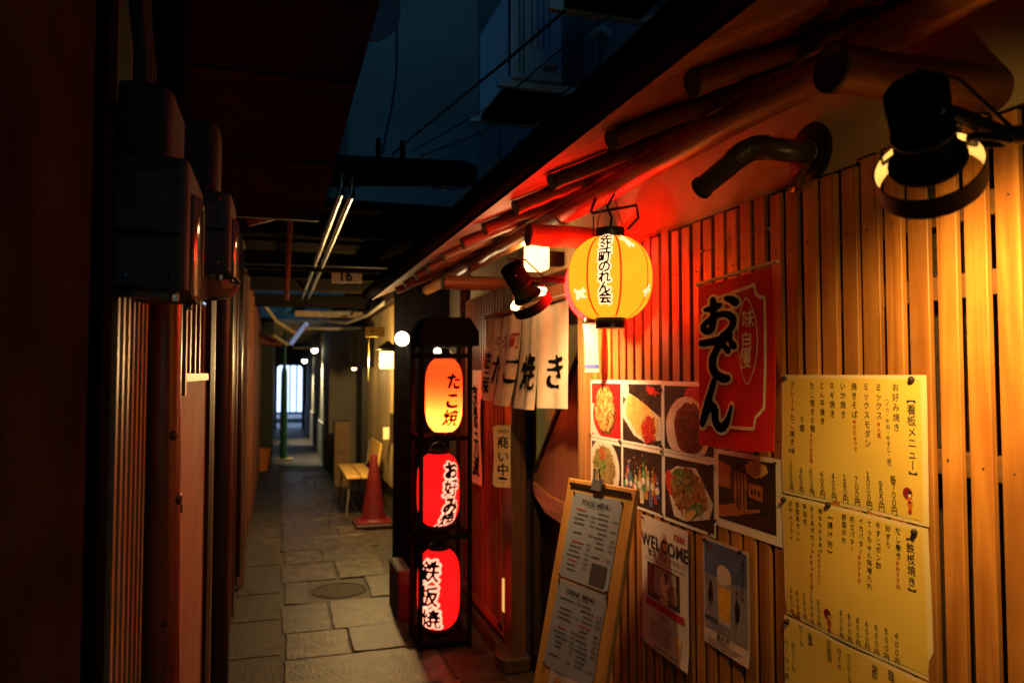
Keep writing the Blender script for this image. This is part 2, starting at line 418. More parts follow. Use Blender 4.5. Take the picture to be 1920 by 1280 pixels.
# ================================================================= restaurant (right-hand building)
RB = thing('restaurant_building', 'low timber restaurant with slatted cedar front and log eaves along the right of the alley', 'building', (1.2,2,0))
g = MB(); g.box(1.25,1.34,-1.2,2.72,0,1.96); g.build('backing_wall', M('dark_backing', (.025,.018,.011), .45, (.06,.045,.03), 160, .4, 200, contrast=(.45,.6)), RB)
g = MB(); g.box(1.208,1.36,-1.2,4.75,1.962,2.27); g.box(1.30,1.36,2.76,3.66,1.80,1.962); g.build('plaster_wall', plaster, RB)
rs = random.Random(11); g = MB(); y = 2.675
while y > -.5:
    w = .0452+rs.uniform(-.003,.003); zt = 1.948+rs.uniform(-.006,.008); dx = rs.uniform(-.0015,.0015)
    g.box(1.176+dx,1.188,y-w/2,y+w/2,.06,zt, rot=Matrix.Rotation(rs.uniform(-.0015,.0015),3,'X')); y -= .0618+rs.uniform(-.0015,.0015)
g.build('slat_screen', slatw, RB, bevel=.0015)
NAILY = []
g = MB()
for z in (.22,.78,1.335,1.66,1.80): g.box(1.1885,1.2085,-1,2.69,z-.022,z+.022)
g.build('rail', wood('rail_wood', (.16,.08,.03), (.1,.05,.02), .6, 1), RB)
g = MB(); g.box(1.148,1.225,2.705,2.775,0,2.0); g.build('corner_post', wood('post_wood', (.46,.23,.08), (.3,.13,.045), .45, 2), RB, bevel=.003)
g = MB(); y = 2.675
for q in range(51):
    for z in (1.335, 1.80):
        g.ball((1.1755, y-.0618*q+rs.uniform(-.006,.006), z+rs.uniform(-.008,.008)), .0026, 6, 4)
g.build('nail_heads', M('nail_rust', (.05,.03,.02), .6), RB)
# log purlin, tie beams, rafters
rs = random.Random(5)
def log(p0, p1, r, n=14, wob=.003, seg=14):
    p0, p1 = Vector(p0), Vector(p1); pts = []; rr = []
    for i in range(seg+1):
        t = i/seg; pts.append(p0.lerp(p1, t)+Vector((rs.uniform(-wob,wob)*.5, 0, rs.uniform(-wob,wob)))); rr.append(r*(1+rs.uniform(-.03,.03)))
    return pts, rr
for (ya, yb) in ((-.9,2.55),(2.55,5.3)):
    g = MB(); p, r = log((1.0,ya,2.085),(1.0,yb,2.085),.036,seg=24); g.tube(p, r, 16); g.build('log_purlin', logw, RB, smooth=50)
for yb in (-.56,.99,2.54,4.0):
    g = MB(); p, r = log((.86,yb,2.0),(1.26,yb,2.0),.04); g.tube(p, r, 18); b = g.build('tie_beam', logx if yb > 2 else raftw, RB, smooth=50)  # nearest beams use the darker rafter wood, shade put into the colour
    g = MB(); g.tube([(.8575,yb,2.0),(.8635,yb,2.0)], .0415, 18); g.build('end_cap', end_m, b)
for k in range(-5, 12):
    yb = 1.2+.36*k+rs.uniform(-.02,.02)
    if yb > 5.1: continue
    g = MB(); p, r = log((.725,yb,2.033),(1.3,yb+rs.uniform(-.015,.015),2.292),.0235); g.tube(p, r, 12); b = g.build('rafter', raftw, RB, smooth=50)
    d = Vector((.575,0,.259)).normalized(); g = MB(); a = Vector((.725,yb,2.033)); g.tube([a-d*.003, a+d*.003], .0245, 12); g.build('end_cap', end_m, b)
g = MB(); rs = random.Random(9); y = -1.0
while y < 5.25:
    w = .105; 
    for o in (0,): g.prism([(.63,y,2.018),(.63,y+w-.003,2.018),(2.0,y+w-.003,2.635),(2.0,y,2.635)], (0,0,.014))
    y += w
g.build('eave_board', boardw, RB)
g = MB(); g.prism([(.60,-1.0,2.034),(.60,5.25,2.034),(2.0,5.25,2.664),(2.0,-1.0,2.664)], (0,0,.02)); g.build('roof', M('roof_sheet', (.05,.055,.06), .4, (.03,.033,.036), 6, .3, 30, metal=.3), RB)
g = MB(); prof = [(.043*math.cos(a), .043*math.sin(a)) for a in [math.pi+math.pi*i/10 for i in range(11)]]; prof += [(x*.9, z*.9) for x, z in prof[::-1]]
g.prism([(.60+x, -1.0, 2.062+z) for x, z in prof], (0,6.3,0)); g.build('gutter', gutm, RB, smooth=40)
for yb in [.3+.7*i for i in range(7)]:
    g = MB(); g.tube([(.60+.046*math.cos(a), yb, 2.062+.046*math.sin(a)) for a in [math.pi+math.pi*i/10 for i in range(11)]], .004, 6); g.build('gutter_bracket', gutm, RB)
g = MB(); g.prism([(.60,3.05,2.07),(.60,4.2,2.07),(.82,4.2,2.175),(.82,3.05,2.175)], (0,0,.012)); g.build('roof_flashing', M('pale_flashing', (.45,.48,.5), .45, (.3,.32,.34), 9, metal=.3), RB)
# upper storey, set back
panel = M('grey_siding', (.17,.19,.2), .6, (.12,.13,.14), 2.5, .15, 30)
g = MB(); g.box(1.9,2.2,-1.2,7.2,2.5,9.0); g.build('upper_wall', panel, RB)
g = MB(); 
for yb in (0.9,2.0,3.1,4.2,5.3,6.4): g.box(1.893,1.903,yb,yb+.012,2.6,9.0)
g.build('siding_seam', black, RB)
# doorway
g = MB(); g.box(1.30,1.34,2.775,3.66,0,1.80); g.build('door_back', darkw, RB)
olive = M('frosted_door_glass', (.30,.27,.12), .35, (.2,.18,.08), 5, em=(.55,.42,.10), es=.10)  # olive glow in the glass stands in for the dimly lit room behind
g = MB(); g.box(1.262,1.27,3.0,3.60,.95,1.72); gl = g.build('door_glass', olive, RB)
g = MB()
for (a,b,c,d) in ((2.775,2.83,0,1.80),(3.60,3.66,0,1.80),(2.83,3.60,1.72,1.80),(2.83,3.60,.0,.10)): g.box(1.25,1.285,a,b,c,d)
g.build('door_frame', darkw, RB, bevel=.003)
# boat-shaped wooden leaf with its slanting edge
X = 1.235
pts = [onX(px,py,X) for px,py in ((1092,636),(1094,955),(1060,944),(1030,926),(1000,900),(1000,884),(1022,826),(1060,728))]
g = MB(); g.prism(pts, (.02,0,0)); leaf = g.build('slanted_door_leaf', browns, RB, bevel=.002)
pts = [onX(px,py,X-.012) for px,py in ((1094,958),(1094,990),(1056,985),(1022,962),(1000,926),(998,902),(1030,928),(1062,946))]
g = MB(); g.prism(pts, (.03,0,0)); g.build('curved_rail', wood('rail_gold', (.40,.19,.06), (.25,.1,.03), .3, 1), leaf, bevel=.004)
pts = [onX(px,py,X-.008) for px,py in ((1092,630),(1097,640),(1060,736),(1022,834),(1004,884),(998,884),(1020,826),(1056,726))]
g = MB(); g.prism(pts, (.025,0,0)); g.build('slanted_edge', darkw, leaf, bevel=.002)
# door stile with its recessed pull
g = MB(); g.box(1.15,1.23,3.66,3.80,.06,1.95); st = g.build('door_stile', wood('stile_wood', (.17,.08,.035), (.09,.04,.02), .35, 2), RB, bevel=.012, seg=3)
g = MB(); c = Vector((1.147,3.74,1.0)); pts = [(c.x, c.y+.028*math.copysign(abs(math.cos(a))**.6, math.cos(a)), c.z+.085*math.copysign(abs(math.sin(a))**.7, math.sin(a))) for a in [2*math.pi*i/28 for i in range(28)]]
g.prism(pts, (.006,0,0)); g.build('door_pull', M('pull_wood', (.30,.15,.06), .4, (.2,.1,.04), 20), st, bevel=.002)
# lattice front left of the door
dred = wood('lattice_wood', (.30,.11,.05), (.18,.06,.03), .42, 2)
g = MB(); g.box(1.21,1.3,3.8,4.8,0,2.0); g.build('lattice_backing', M('lattice_back', (.04,.02,.013), .6), RB)
g = MB(); y = 3.845
while y < 4.75: g.box(1.17,1.2,y-.016,y+.016,.16,1.97); y += .058
g.build('lattice', dred, RB, bevel=.0015)
g = MB(); g.box(1.165,1.206,3.885,3.955,.12,.97); g.box(1.165,1.206,3.8,4.8,.10,.155); g.build('lattice_rail', dred, RB, bevel=.002)
g = MB(); g.box(1.166,1.209,3.806,3.882,.42,.98); pn = g.build('glass_strip', M('grey_glass', (.22,.2,.16), .25, (.14,.12,.1), 5), RB)
g = MB(); g.box(1.164,1.209,3.806,3.880,.235,.405); g.build('glow_pane', M('glow_pane_yellow', (.6,.45,.2), .6, em=(1,.55,.12), es=.9), RB)  # pane glows by its own material, no lamp behind it
g = MB()
sill = [(1.10,3.62),(1.085,3.68),(1.085,3.74),(1.10,3.80),(1.13,3.86),(1.14,4.8),(1.24,4.8),(1.24,3.62)]
g.prism([(x,y,0) for x,y in sill], (0,0,.075)); g.build('sill', wood('sill_wood', (.10,.06,.035), (.05,.03,.02), .4, 1), RB, bevel=.012, seg=3)
g = MB(); g.box(1.25,1.34,2.72,3.7,-.01,.03); g.build('threshold', stone, RB)
g = MB(); g.box(1.19,1.25,2.76,4.78,1.83,1.90); g.build('lintel', dred, RB, bevel=.003)

# ================================================================= lamps and lanterns on the front
def spotlamp(name, label, head, aim, arm_pts, energy, col, bulb, k=1.0, leak=4, cone=118, beam=(0,0,0), lin=.16):
    """black reflector lamp: can, flange, three struts, hood ring, screw ring and arm"""
    head = Vector(head); t = thing(name, label, 'spotlight', head, None)
    ax = Vector(aim).normalized(); m = (-ax).to_track_quat('Z', 'Y').to_matrix()   # local -Z looks along the beam
    g = MB(); g.lathe([(a_*k, b_*k) for a_, b_ in [(.0005,.095),(.038,.095),(.0405,.092),(.0405,.03),(.042,-.02),(.05,-.03)]], head, m, 40); g.build('lamp_can', blackm, t, smooth=35)
    g = MB(); g.lathe([(a_*k, b_*k) for a_, b_ in [(.0005,-.03),(.052,-.03),(.053,-.032),(.053,-.036),(.052,-.038),(.0005,-.038)]], head, m, 48); g.build('flange', blackm, t, smooth=35)
    g = MB(); g.lathe([(a_*k, b_*k) for a_, b_ in [(.0745,-.042),(.0745,-.080),(.0725,-.080),(.0725,-.042)]], head, m, 56, closed=True); g.build('hood_ring', M('ring_black', (.009,.009,.009), .5, (.006,.006,.006), 40, .1, 60, spec=.2), t, smooth=35)
    g = MB(); g.lathe([(a_*k, b_*k) for a_, b_ in [(.0722,-.0425),(.0722,-.0795),(.0718,-.0795),(.0718,-.0425)]], head, m, 56, closed=True); g.build('ring_lining', M('ring_lining_'+str(lin), (lin,lin*.92,lin*.75), .5, (lin*.8,lin*.72,lin*.6), 30), t, smooth=35)  # lining tone set per lamp, how brightly it is lit put into the colour
    for q_ in range(3):
        a = R(35+120*q_); g = MB(); u = m @ Vector((math.cos(a), math.sin(a), 0))
        g.tube([head + u*.051*k + m@Vector((0,0,-.034*k)), head + u*.0722*k + m@Vector((0,0,-.054*k))], .0028, 6); g.build('strut', black, t)
    g = MB(); g.lathe([(a_*k, b_*k) for a_, b_ in [(.0005,-.0445),(.036,-.0435),(.042,-.0415),(.045,-.0385)]], head, m, 32)
    b = g.build('bulb', M('bulb_'+name, (.9,.85,.7), .4, em=col, es=bulb), t, smooth=60)
    p = [Vector(q) for q in arm_pts]; g = MB(); g.tube(p, .010, 10); g.build('arm', black, t, smooth=40)
    g = MB(); pr = [(.022+.0055*math.cos(a), .0055*math.sin(a)) for a in [2*math.pi*i/10 for i in range(10)]]
    q = p[0].lerp(p[1], .62) + Vector((0,0,-.016)); mm = Vector((.15,-.25,1)).to_track_quat('Z','Y').to_matrix()
    g.lathe(pr, q, mm, 28, closed=True); g.build('screw_ring', black, t, smooth=50)
    for q_ in range(3):
        a = R(80+120*q_); u = m @ Vector((math.cos(a), math.sin(a), 0)); g = MB(); g.ball(head + u*.0405*k + m@Vector((0,0,.07*k)), .0035*k, 8, 6); g.build('screw', steel, t)
    g = MB(); g.lathe([(.0408*k,.022*k),(.0425*k,.021*k),(.0425*k,.017*k),(.0408*k,.016*k)], head, m, 40); g.build('can_seam', black, t)
    top_ = head + m@Vector((0,0,.094*k)); e_ = p[1]; g = MB(); g.tube([top_, top_ + m@Vector((.006,0,.03*k)), top_.lerp(e_,.45)+Vector((0,0,.045*k)), e_+Vector((0,0,.012)), p[-1]+Vector((0,0,.014))], .0032, 8); g.build('cord', rubber, t, smooth=50)
    lamp('lamp_light', 'SPOT', head + ax*.055*k, energy, col, t, ax + Vector(beam), spot_size=R(cone), spot_blend=1.0, shadow_soft_size=.025)
    lamp('lamp_glow', 'POINT', head + ax*.054*k, leak, col, t, shadow_soft_size=.008)
    return t
vA = ray(1735, 280).normalized(); dn = -upv
aA = vA*.68 + dn*.70 + rgt*.12
hA = at(1733, 268, .98)
spotlamp('reflector_spotlight', 'large black reflector spotlight nearest the camera, aimed down at the yellow menu sheets', hA, aA,
         [hA + aA.normalized()*-.05 + rgt*.04, hA + rgt*.1 + Vector((.02,0,.01)), hA + rgt*.16 + Vector((.03,0,.012)), hA + rgt*.24 + Vector((.06,0,.02))], 54, (1,.52,.12), 8, .91, 1.9, 104, (.12,-.18,.0))
vB = ray(985, 545).normalized(); aB = vB*.40 + dn*.80 + rgt*.45
hB = at(981, 541, 2.62)
spotlamp('reflector_spotlight', 'small black reflector spotlight shining on the white shop curtain', hB, aB,
         [hB + aB.normalized()*-.04 + rgt*.035, hB + rgt*.07 + Vector((0,0,.03)), hB + rgt*.15 + Vector((0,0,.028)), hB+rgt*.20+Vector((.08,0,.03))], 48, (1,.60,.24), 40, 1.0, 4.5, 124, lin=.7)

# lit box lamp on the wall above the door
c = at(1006, 484, 3.3); t = thing('wall_lamp', 'white lit box lamp on the wall between the door curtain and the round lantern', 'wall lamp', c)
g = MB(); g.box(c.x-.045,c.x+.045,c.y-.05,c.y+.05,c.z-.055,c.z+.06); g.build('lamp_shade', glow('box_lamp_glass', (1,.62,.22), 3.6), t, bevel=.012, seg=2)
g = MB(); g.box(c.x+.046,1.209,c.y-.03,c.y+.03,c.z-.03,c.z+.03); g.build('bracket', darkw, t)
lamp('lamp_light', 'POINT', c + Vector((-.07,-.02,-.03)), 4.2, (1,.62,.25), t, shadow_soft_size=.05)

def paper_lantern(name, label, c, prof, mat, cat='lantern', capr=.05, group=None, inner=None, capz=None, rim=None):
    """prof: (r, z) from bottom to top about the centre c"""
    t = thing(name, label, cat, c, group); c = Vector(c)
    g = MB(); g.lathe(prof, c, None, 48); g.build('paper_body', mat, t, smooth=60)
    z0, z1 = prof[0][1], prof[-1][1]; cap = M('lantern_cap', (.012,.008,.007), .28, (.02,.013,.01), 20, spec=.5)
    for z, s in ((z0,-1),(z1,1)):
        h = capz or .02; g = MB(); g.lathe([(.0005,z+s*.001),(capr,z-s*.004),(capr*1.03,z-s*.002),(capr*1.03,z+s*h),(capr*.93,z+s*h),(.0005,z+s*h*.7)], c, None, 40); g.build('cap', cap, t, smooth=35)
    if inner: lamp('candle_bulb', 'POINT', c + Vector((0,0,inner[0])), inner[1], inner[2], t, shadow_soft_size=inner[3])
    return t
def ribbed(f, z0, z1, n, amp):
    return [(f(z)*(1-amp*(1 if i % 2 == 0 else 0)), z) for i, z in [(i, z0+(z1-z0)*i/(2*n)) for i in range(2*n+1)]]
def surfF(c, f, th0, rm):
    """wraps lettering round a lantern: f(z) is its radius"""
    c = Vector(c)
    def F(u, v, h=0):
        r = f(v)+h; a = th0 + u/max(f(v), rm*.55)
        return c + Vector((r*math.cos(a), r*math.sin(a), v))
    return F
inkm = M('black_ink', (.006,.006,.006), .9, (.009,.008,.008), 30, spec=0)
whl = glow('lit_white_paper', (1,.80,.52), 1.0)
# round yellow lantern
cY = at(1144, 522, 2.26); fY = lambda z: max(.1265*math.sqrt(max(1-abs(z/.1335)**2.5, 0)), .03)
yel = glow('yellow_lantern_paper', (1,.44,.018), .55, rib=110, ribc=.72, trans=(.95,.50,.04))
LY = paper_lantern('round_paper_lantern', 'round yellow paper lantern with red seams and a white strip of black lettering', cY, ribbed(fY, -.121, .121, 26, .012), yel, capr=.043, inner=(.0,.7,(1,.75,.35),.03), capz=.03)
thc = math.atan2(-cY.y, -cY.x)
g = MB()
for k in range(8):
    F = surfF(cY, fY, thc + R(-31+45*k), .125); g.sheet(F and (lambda u,v,h,F=F: F(u,v,.0012)), -.0028, .0028, -.119, .119, 1, 40)
g.build('red_seam', glow('red_seam_paper', (1,.06,.01), .55, trans=(.8,.05,.02)), LY)
F = surfF(cY, fY, thc + R(-7.2), .125); gw, gb = MB(), MB(); rsn = 0
zs = [(700-y)/1400*2.26 - (cY.z-1.5) for y in (457,474,492,510,528,546,564)]
for ch, z in zip('先斗町のれん会', zs):
    s = brush(sdf_font(ch), rsn, .010); rsn += 1
    put_sdf(gw, F, s, .0, z, .037, .15, .0022, shear=.06); put_sdf(gb, F, s, 0, z, .037, .022, .0034, shear=.06)
g_ = gw.build('letter_ground', whl, LY); gb.build('lettering', inkm, LY)
g = MB()
for (dth, z, rot, sc) in ((31,.098,-.5,1),(-47,-.055,.6,1.15),(60,-.045,1.3,.9)):
    F = surfF(cY, fY, thc + R(dth), .125)
    F2 = lambda u,v,h,F=F,z=z,rot=rot,sc=sc: F((u*math.cos(rot)-v*math.sin(rot))*sc, z+(u*math.sin(rot)+v*math.cos(rot))*sc, h)
    st = [[(.1,.50,.10),(.3,.56,.17),(.55,.52,.20),(.8,.46,.10)],[(.42,.6,.15),(.36,.82,.13),(.28,.95,.07)],[(.5,.45,.15),(.62,.25,.12),(.72,.14,.06)],[(.8,.46,.09),(.98,.52,.08)],[(.8,.44,.09),(.96,.34,.07)]]
    put_sdf(g, F2, sdf_strokes(st), 0, 0, .044, 0, .002)
g.build('bird_print', whl, LY)
# hanging wires up to the purlin
g = MB(); top = cY + Vector((0,0,.121+.03))
hook = Vector((cY.x+.02, cY.y+.02, 2.056))
for s in (-1, 1): g.tube([top+Vector((.036*s,-.01*s,-.02)), top+Vector((.040*s,0,.02)), top+Vector((.026*s,0,.06)), hook+Vector((.004*s,0,.0))], .0016, 6)
g.build('wire_handle', steel, LY)
g = MB(); g.tube([top+Vector((0,0,-.01)), top+Vector((.006,0,.035)), top+Vector((-.004,.01,.07)), hook+Vector((.01,.01,.0))], .004, 8); g.build('hook', black, LY)
c0 = hook
tag(MB().tube([c0+Vector((.0,.12,.02)), c0+Vector((-.03,.10,-.04)), c0+Vector((-.05,.04,-.06)), c0+Vector((-.01,.0,-.055)), c0+Vector((.05,-.06,-.05)), c0+Vector((.05,-.07,-.09)), c0+Vector((.03,-.04,-.12))], .0045, 8).build('lantern_cable', rubber), 'thin black cable looping above the cap of the round yellow lantern', 'cable')

# red lantern hidden behind it, with a paper ticket hanging below
cR = at(1113, 536, 2.62); fR = lambda z: max(.102*math.sqrt(max(1-(z/.125)**2, 0)), .03)
LR = paper_lantern('round_paper_lantern', 'red glowing paper lantern almost hidden behind the round yellow one', cR, ribbed(fR, -.112, .112, 20, .012), glow('deep_red_lantern', (1,.006,.004), 36.0, rib=90), capr=.04, capz=.02)
g = MB(); g.tube([cR+Vector((0,0,.13)), Vector((cR.x, cR.y, 2.052))], .002, 6); g.build('cord', black, LR)
cT = at(1106, 650, 2.78); X, Y = cT.x, cT.y
tk = thing('paper_ticket', 'narrow white paper ticket with a blue edge hanging below the lanterns', 'paper strip', (X,Y,cT.z+.1))
tU = Vector((.80,-.60,0)); tN = Vector((-.60,-.80,0))
def tF(u, v, h=0): return Vector((X,Y,cT.z)) + tU*(u+.012*(v-.09)*-2.4) + Vector((0,0,v)) + tN*(h+.006*math.sin(v*30+u*60)+.03*(.09-v)*u/.03)
tm = glow('ticket_paper', (1,.9,.75), .06, trans=(.85,.80,.72), dif=1.0)  # slight glow of its own put in so the ticket looks lit
g = MB(); g.sheet(tF, -.024, .030, -.095, .10, 6, 14, th=.0008); g.build('paper', tm, tk, smooth=60)
g = MB(); g.sheet(lambda u,v,h=0: tF(u,v,.0012), -.0238, .0298, -.080, -.066, 6, 3); g.build('blue_edge', M('blue_print', (.05,.10,.5), .6), tk)
g = MB(); g.tube([tF(0,.10), Vector((X+.01,Y,1.78)), Vector((X+.02,Y-.02,2.0))], .001, 5); g.build('thread', black, tk)

# ---------------------------------------------------------------- rack of three lanterns
RX, RY, RW = .888, 4.175, .136
rk = thing('lantern_rack', 'tall black steel rack holding three red lanterns one above another', 'display rack', (RX,RY,0))
xs = (RX-RW, RX+RW); yb = (RY-RW, RY+RW); b = .012
for x in xs:
    for y in yb:
        g = MB(); g.box(x-b, x+b, y-b, y+b, .0, 1.66); g.build('post', blackm, rk, bevel=.002)
for z in (.045, .607, 1.143, 1.60):
    g = MB()
    for y in yb: g.box(xs[0]+b, xs[1]-b, y-.010, y+.010, z-.011, z+.011)
    for x in xs: g.box(x-.010, x+.010, yb[0]+b, yb[1]-b, z-.011, z+.011)
    g.box(RX-.02,RX+.02,yb[0]+.0105,yb[1]-.0105,z-.004,z+.003)
    g.build('shelf_frame', blackm, rk)
g = MB(); pr = [(-.145,1.655),(-.145,1.735),(-.10,1.81),(.13,1.81),(.185,1.73),(.185,1.655)]
g.prism([(RX+x, RY-.16, z) for x, z in pr], (0,.32,0)); g.build('rack_hood', blackm, rk, bevel=.003)
g = MB(); g.box(RX-RW+.013,RX+RW-.013,RY-RW+.013,RY+RW-.013,.02,.032); g.build('base_plate', blackm, rk)
def tubef(r, h, k=4.0): return lambda z: max(r*max(1-abs(z/(h*1.01))**k, 0)**.42, .045)
def rack_lantern(label, c, r, h, mat, txt, pxs, pys, size, rimmat, inner, seed, level=.015):
    f = tubef(r, h); t = paper_lantern('tall_paper_lantern', label, c, ribbed(f, -h*.985, h*.985, 22, .010), mat, capr=.056, group='lanterns in the black rack', inner=inner, capz=.022)
    g = MB(); g.tube([c+Vector((-.05,0,h+.02)), c+Vector((-.03,0,h+.05)), c+Vector((0,0,h+.06)), c+Vector((.03,0,h+.05)), c+Vector((.05,0,h+.02))], .002, 6); g.build('wire_handle', steel, t)
    gw, gb = MB(), MB(); d = (c-CAM); depth = d.dot(fwd); th = math.atan2(-c.y, -c.x)
    cpx = 960 + FPX*d.dot(rgt)/depth; cpy = 640 - FPX*d.dot(upv)/depth
    for i, ch in enumerate(txt):
        du = max(-.95, min(.95, (pxs[i]-cpx)*depth/FPX/r)); z = -(pys[i]-cpy)*depth/FPX
        F = surfF(c, f, th + math.asin(du), r)
        s = brush(sdf_font(ch), seed+i, .012)
        if rimmat: put_sdf(gw, F, s, 0, z, size, .12, .0022, shear=.08)
        put_sdf(gb, F, s, 0, z, size, (level if ch in '焼鉄板好' else level+.026), .0036, shear=.08)
    if rimmat: gw.build('letter_outline', rimmat, t)
    gb.build('lettering', inkm, t); return t
g = MB(); g.ball((RX-.02,RY,1.625), .022, 16, 10); g.build('rack_bulb', M('rack_bulb_glass', (.9,.85,.7), .3, em=(1,.82,.5), es=5), rk, smooth=80)
lamp('rack_light', 'POINT', (RX+.05,RY-.03,1.60), 3.0, (1,.62,.24), rk, shadow_soft_size=.02)
red1 = glow('red_lantern_fade', (1,.010,.003), 1.0, rib=60, ribc=.5, trans=(1,.095,.02))
red2 = glow('red_lantern_paper', (1,.006,.006), 1.5, rib=60, ribc=.42, trans=(.8,.02,.015))
rimm = glow('lit_outline_paper', (1,.72,.45), .95)
rack_lantern('topmost rack lantern, red fading to glowing yellow at its foot', Vector((RX+.018,RY,1.378)), .106, .212, red1, 'たこ焼', (851,848,846), (714,749,781), .098, None, (-.13,12.0,(1,.80,.40),.02), 3, .012)
rack_lantern('middle rack lantern, solid red with four outlined characters', Vector((RX-.012,RY,.85)), .119, .205, red2, 'お好み焼', (847,846,845,842), (878,909,941,968), .100, rimm, (-.03,1.0,(1,.2,.1),.04), 13)
rack_lantern('lowest rack lantern, solid red with three large outlined characters', Vector((RX-.008,RY,.298)), .119, .222, red2, '鉄板焼', (805,804,806), (1062,1106,1148), .118, rimm, (.0,1.0,(1,.2,.1),.04), 23)

# ---------------------------------------------------------------- door curtain
XN = 1.125
no = thing('shop_curtain', 'white split cloth curtain with black brush lettering hanging over the door', 'noren', (XN,3.4,1.78))
z_top = 1.805; y0 = 2.80; WN = 1.26; HN = .445
def fold(u, v): return .008*math.sin(u*15+.6)*(1.0+min(-v/HN,1)*.8) + .0035*math.sin(u*41+v*6)
def nF(u, v, h=0):   # u to the viewer's right, 0 at the far left edge
    return Vector((XN - h - fold(u, v) - .06*max(-v/HN,0)**1.5*(.5+.5*math.sin(u*3.1)), y0+WN-u + .012*math.sin(u*9+v*5), z_top + v - .015*math.sin(u*2.4)))
cloth = M('curtain_cloth', (.78,.68,.50), .85, (.68,.58,.41), 14, .4, 260)
edges = [(0,.30),(.308,.62),(.632,.935),(.95,1.26)]; 
for k, (a, bb) in enumerate(edges):
    hh = HN*(1+(.0,.01,.02,.0)[k])
    def pF(u, v, h=0, k=k): return nF(u + (.02*k-.03)*(-v/HN)**2, v, h + .004*(k % 2))
    g = MB(); g.sheet(pF, a, bb, -hh, 0, 22, 18, th=.0015); g.build('curtain_panel', cloth, no, smooth=60)
g = MB(); g.tube([(XN,y0-.06,z_top+.012),(XN,y0+WN+.06,z_top+.012)], .011, 12); g.build('curtain_rod', wood('rod_wood', (.4,.2,.08), (.3,.13,.05), .4, 1), no, smooth=40)
redink = M('red_ink', (.42,.03,.025), .7)
gb, gr = MB(), MB()
def npos(px, py):
    p = onX(px, py, XN-.02); return y0+WN-p.y, p.z-z_top
for i, (ch, px, py, sz) in enumerate((('た',935,690,.175),('こ',963,688,.15),('焼',993,691,.175),('き',1037,693,.165))):
    u, v = npos(px, py); put_sdf(gb, nF, brush(sdf_font(ch), 40+i, .016), u, v, sz, .016, .0065, sx=1.45)
for i, (ch, py) in enumerate(zip('京三味', (672,697,722))):
    u, v = npos(917, py); put_sdf(gb, nF, brush(sdf_font(ch), 50+i, .012), u, v, .085, .022, .0065, sx=1.2)
for i, (ch, px, py) in enumerate((('先',931,640),('斗',947,638),('町',963,632))):
    u, v = npos(px, py); put_sdf(gr, nF, brush(sdf_font(ch), 60+i, .012), u, v, .09, .022, .0065, sx=1.2)
gb.build('lettering', inkm, no); gr.build('red_lettering', redink, no)
# tall white strip with brush words, partly behind the rack
vb = thing('vertical_banner', 'narrow pale vertical banner with brush characters beside the lattice', 'banner', (1.15,4.38,1.2))
bF = lambda u, v, h=0: Vector((1.150-h-.006*math.sin(v*9+u*12), 4.38-u, 1.2+v))
g = MB(); g.sheet(bF, -.11, .11, -.36, .32, 8, 24, th=.001); g.build('cloth', M('banner_cloth', (.74,.66,.50), .85, (.66,.57,.42), 12, .3, 260), vb, smooth=60)
gb = MB()
for i, (ch, v) in enumerate(zip('京焼三八波', (.17,.05,-.06,-.15,-.25))): put_sdf(gb, bF, brush(sdf_font(ch), 70+i, .02), .0, v, .13, .022, .004)
gb.build('lettering', inkm, vb)
# OPEN tag
tg = thing('wooden_tag', 'pale wooden OPEN tag with rounded corners hanging on the lattice by the door', 'sign', onX(943, 855, 1.115))
p0 = onX(943, 855, 1.115); tF2 = planeF(p0, (.86,-.51,0), (0,0,1)); tF2 = tF2 if (tF2(0,0,1)-p0).dot(CAM-p0) > 0 else (lambda u, v, h=0, f=tF2: f(u, v, -h))
w, h = .056, .160; c_ = .016
out = [(-w+c_,h),(w-c_,h),(w,h-c_),(w*.86,0),(w,-h+c_),(w-c_,-h),(-w+c_,-h),(-w,-h+c_),(-w*.86,0),(-w,h-c_)]
g = MB(); g.prism([tF2(a, b2) for a, b2 in out], tF2(0,0,-.010)-tF2(0,0,0)); g.build('tag_board', wood('tag_wood', (.72,.50,.24), (.58,.38,.17), .5, 2), tg, bevel=.002)
gb = MB(); htext(gb, tF2, 'OPEN', 0, .128, .024, .012, .001)
for ch, v in zip('商い中', (.08,0,-.075)): put_sdf(gb, tF2, brush(sdf_font(ch), 80, .012), 0, v*.9, .066, .016, .001)
discpoly(gb, tF2, -.006, -.112, .018, .007, .001, jag=.2); discpoly(gb, tF2, .014, -.115, .009, .006, .0012); htext(gb, tF2, 'since', 0, -.136, .011, .0, .001)
gb.build('lettering', inkm, tg)
g = MB(); g.tube([tF2(-.005,h-.01,.003), tF2(0,h+.06,-.012)], .0015, 5); g.build('cord', black, tg)

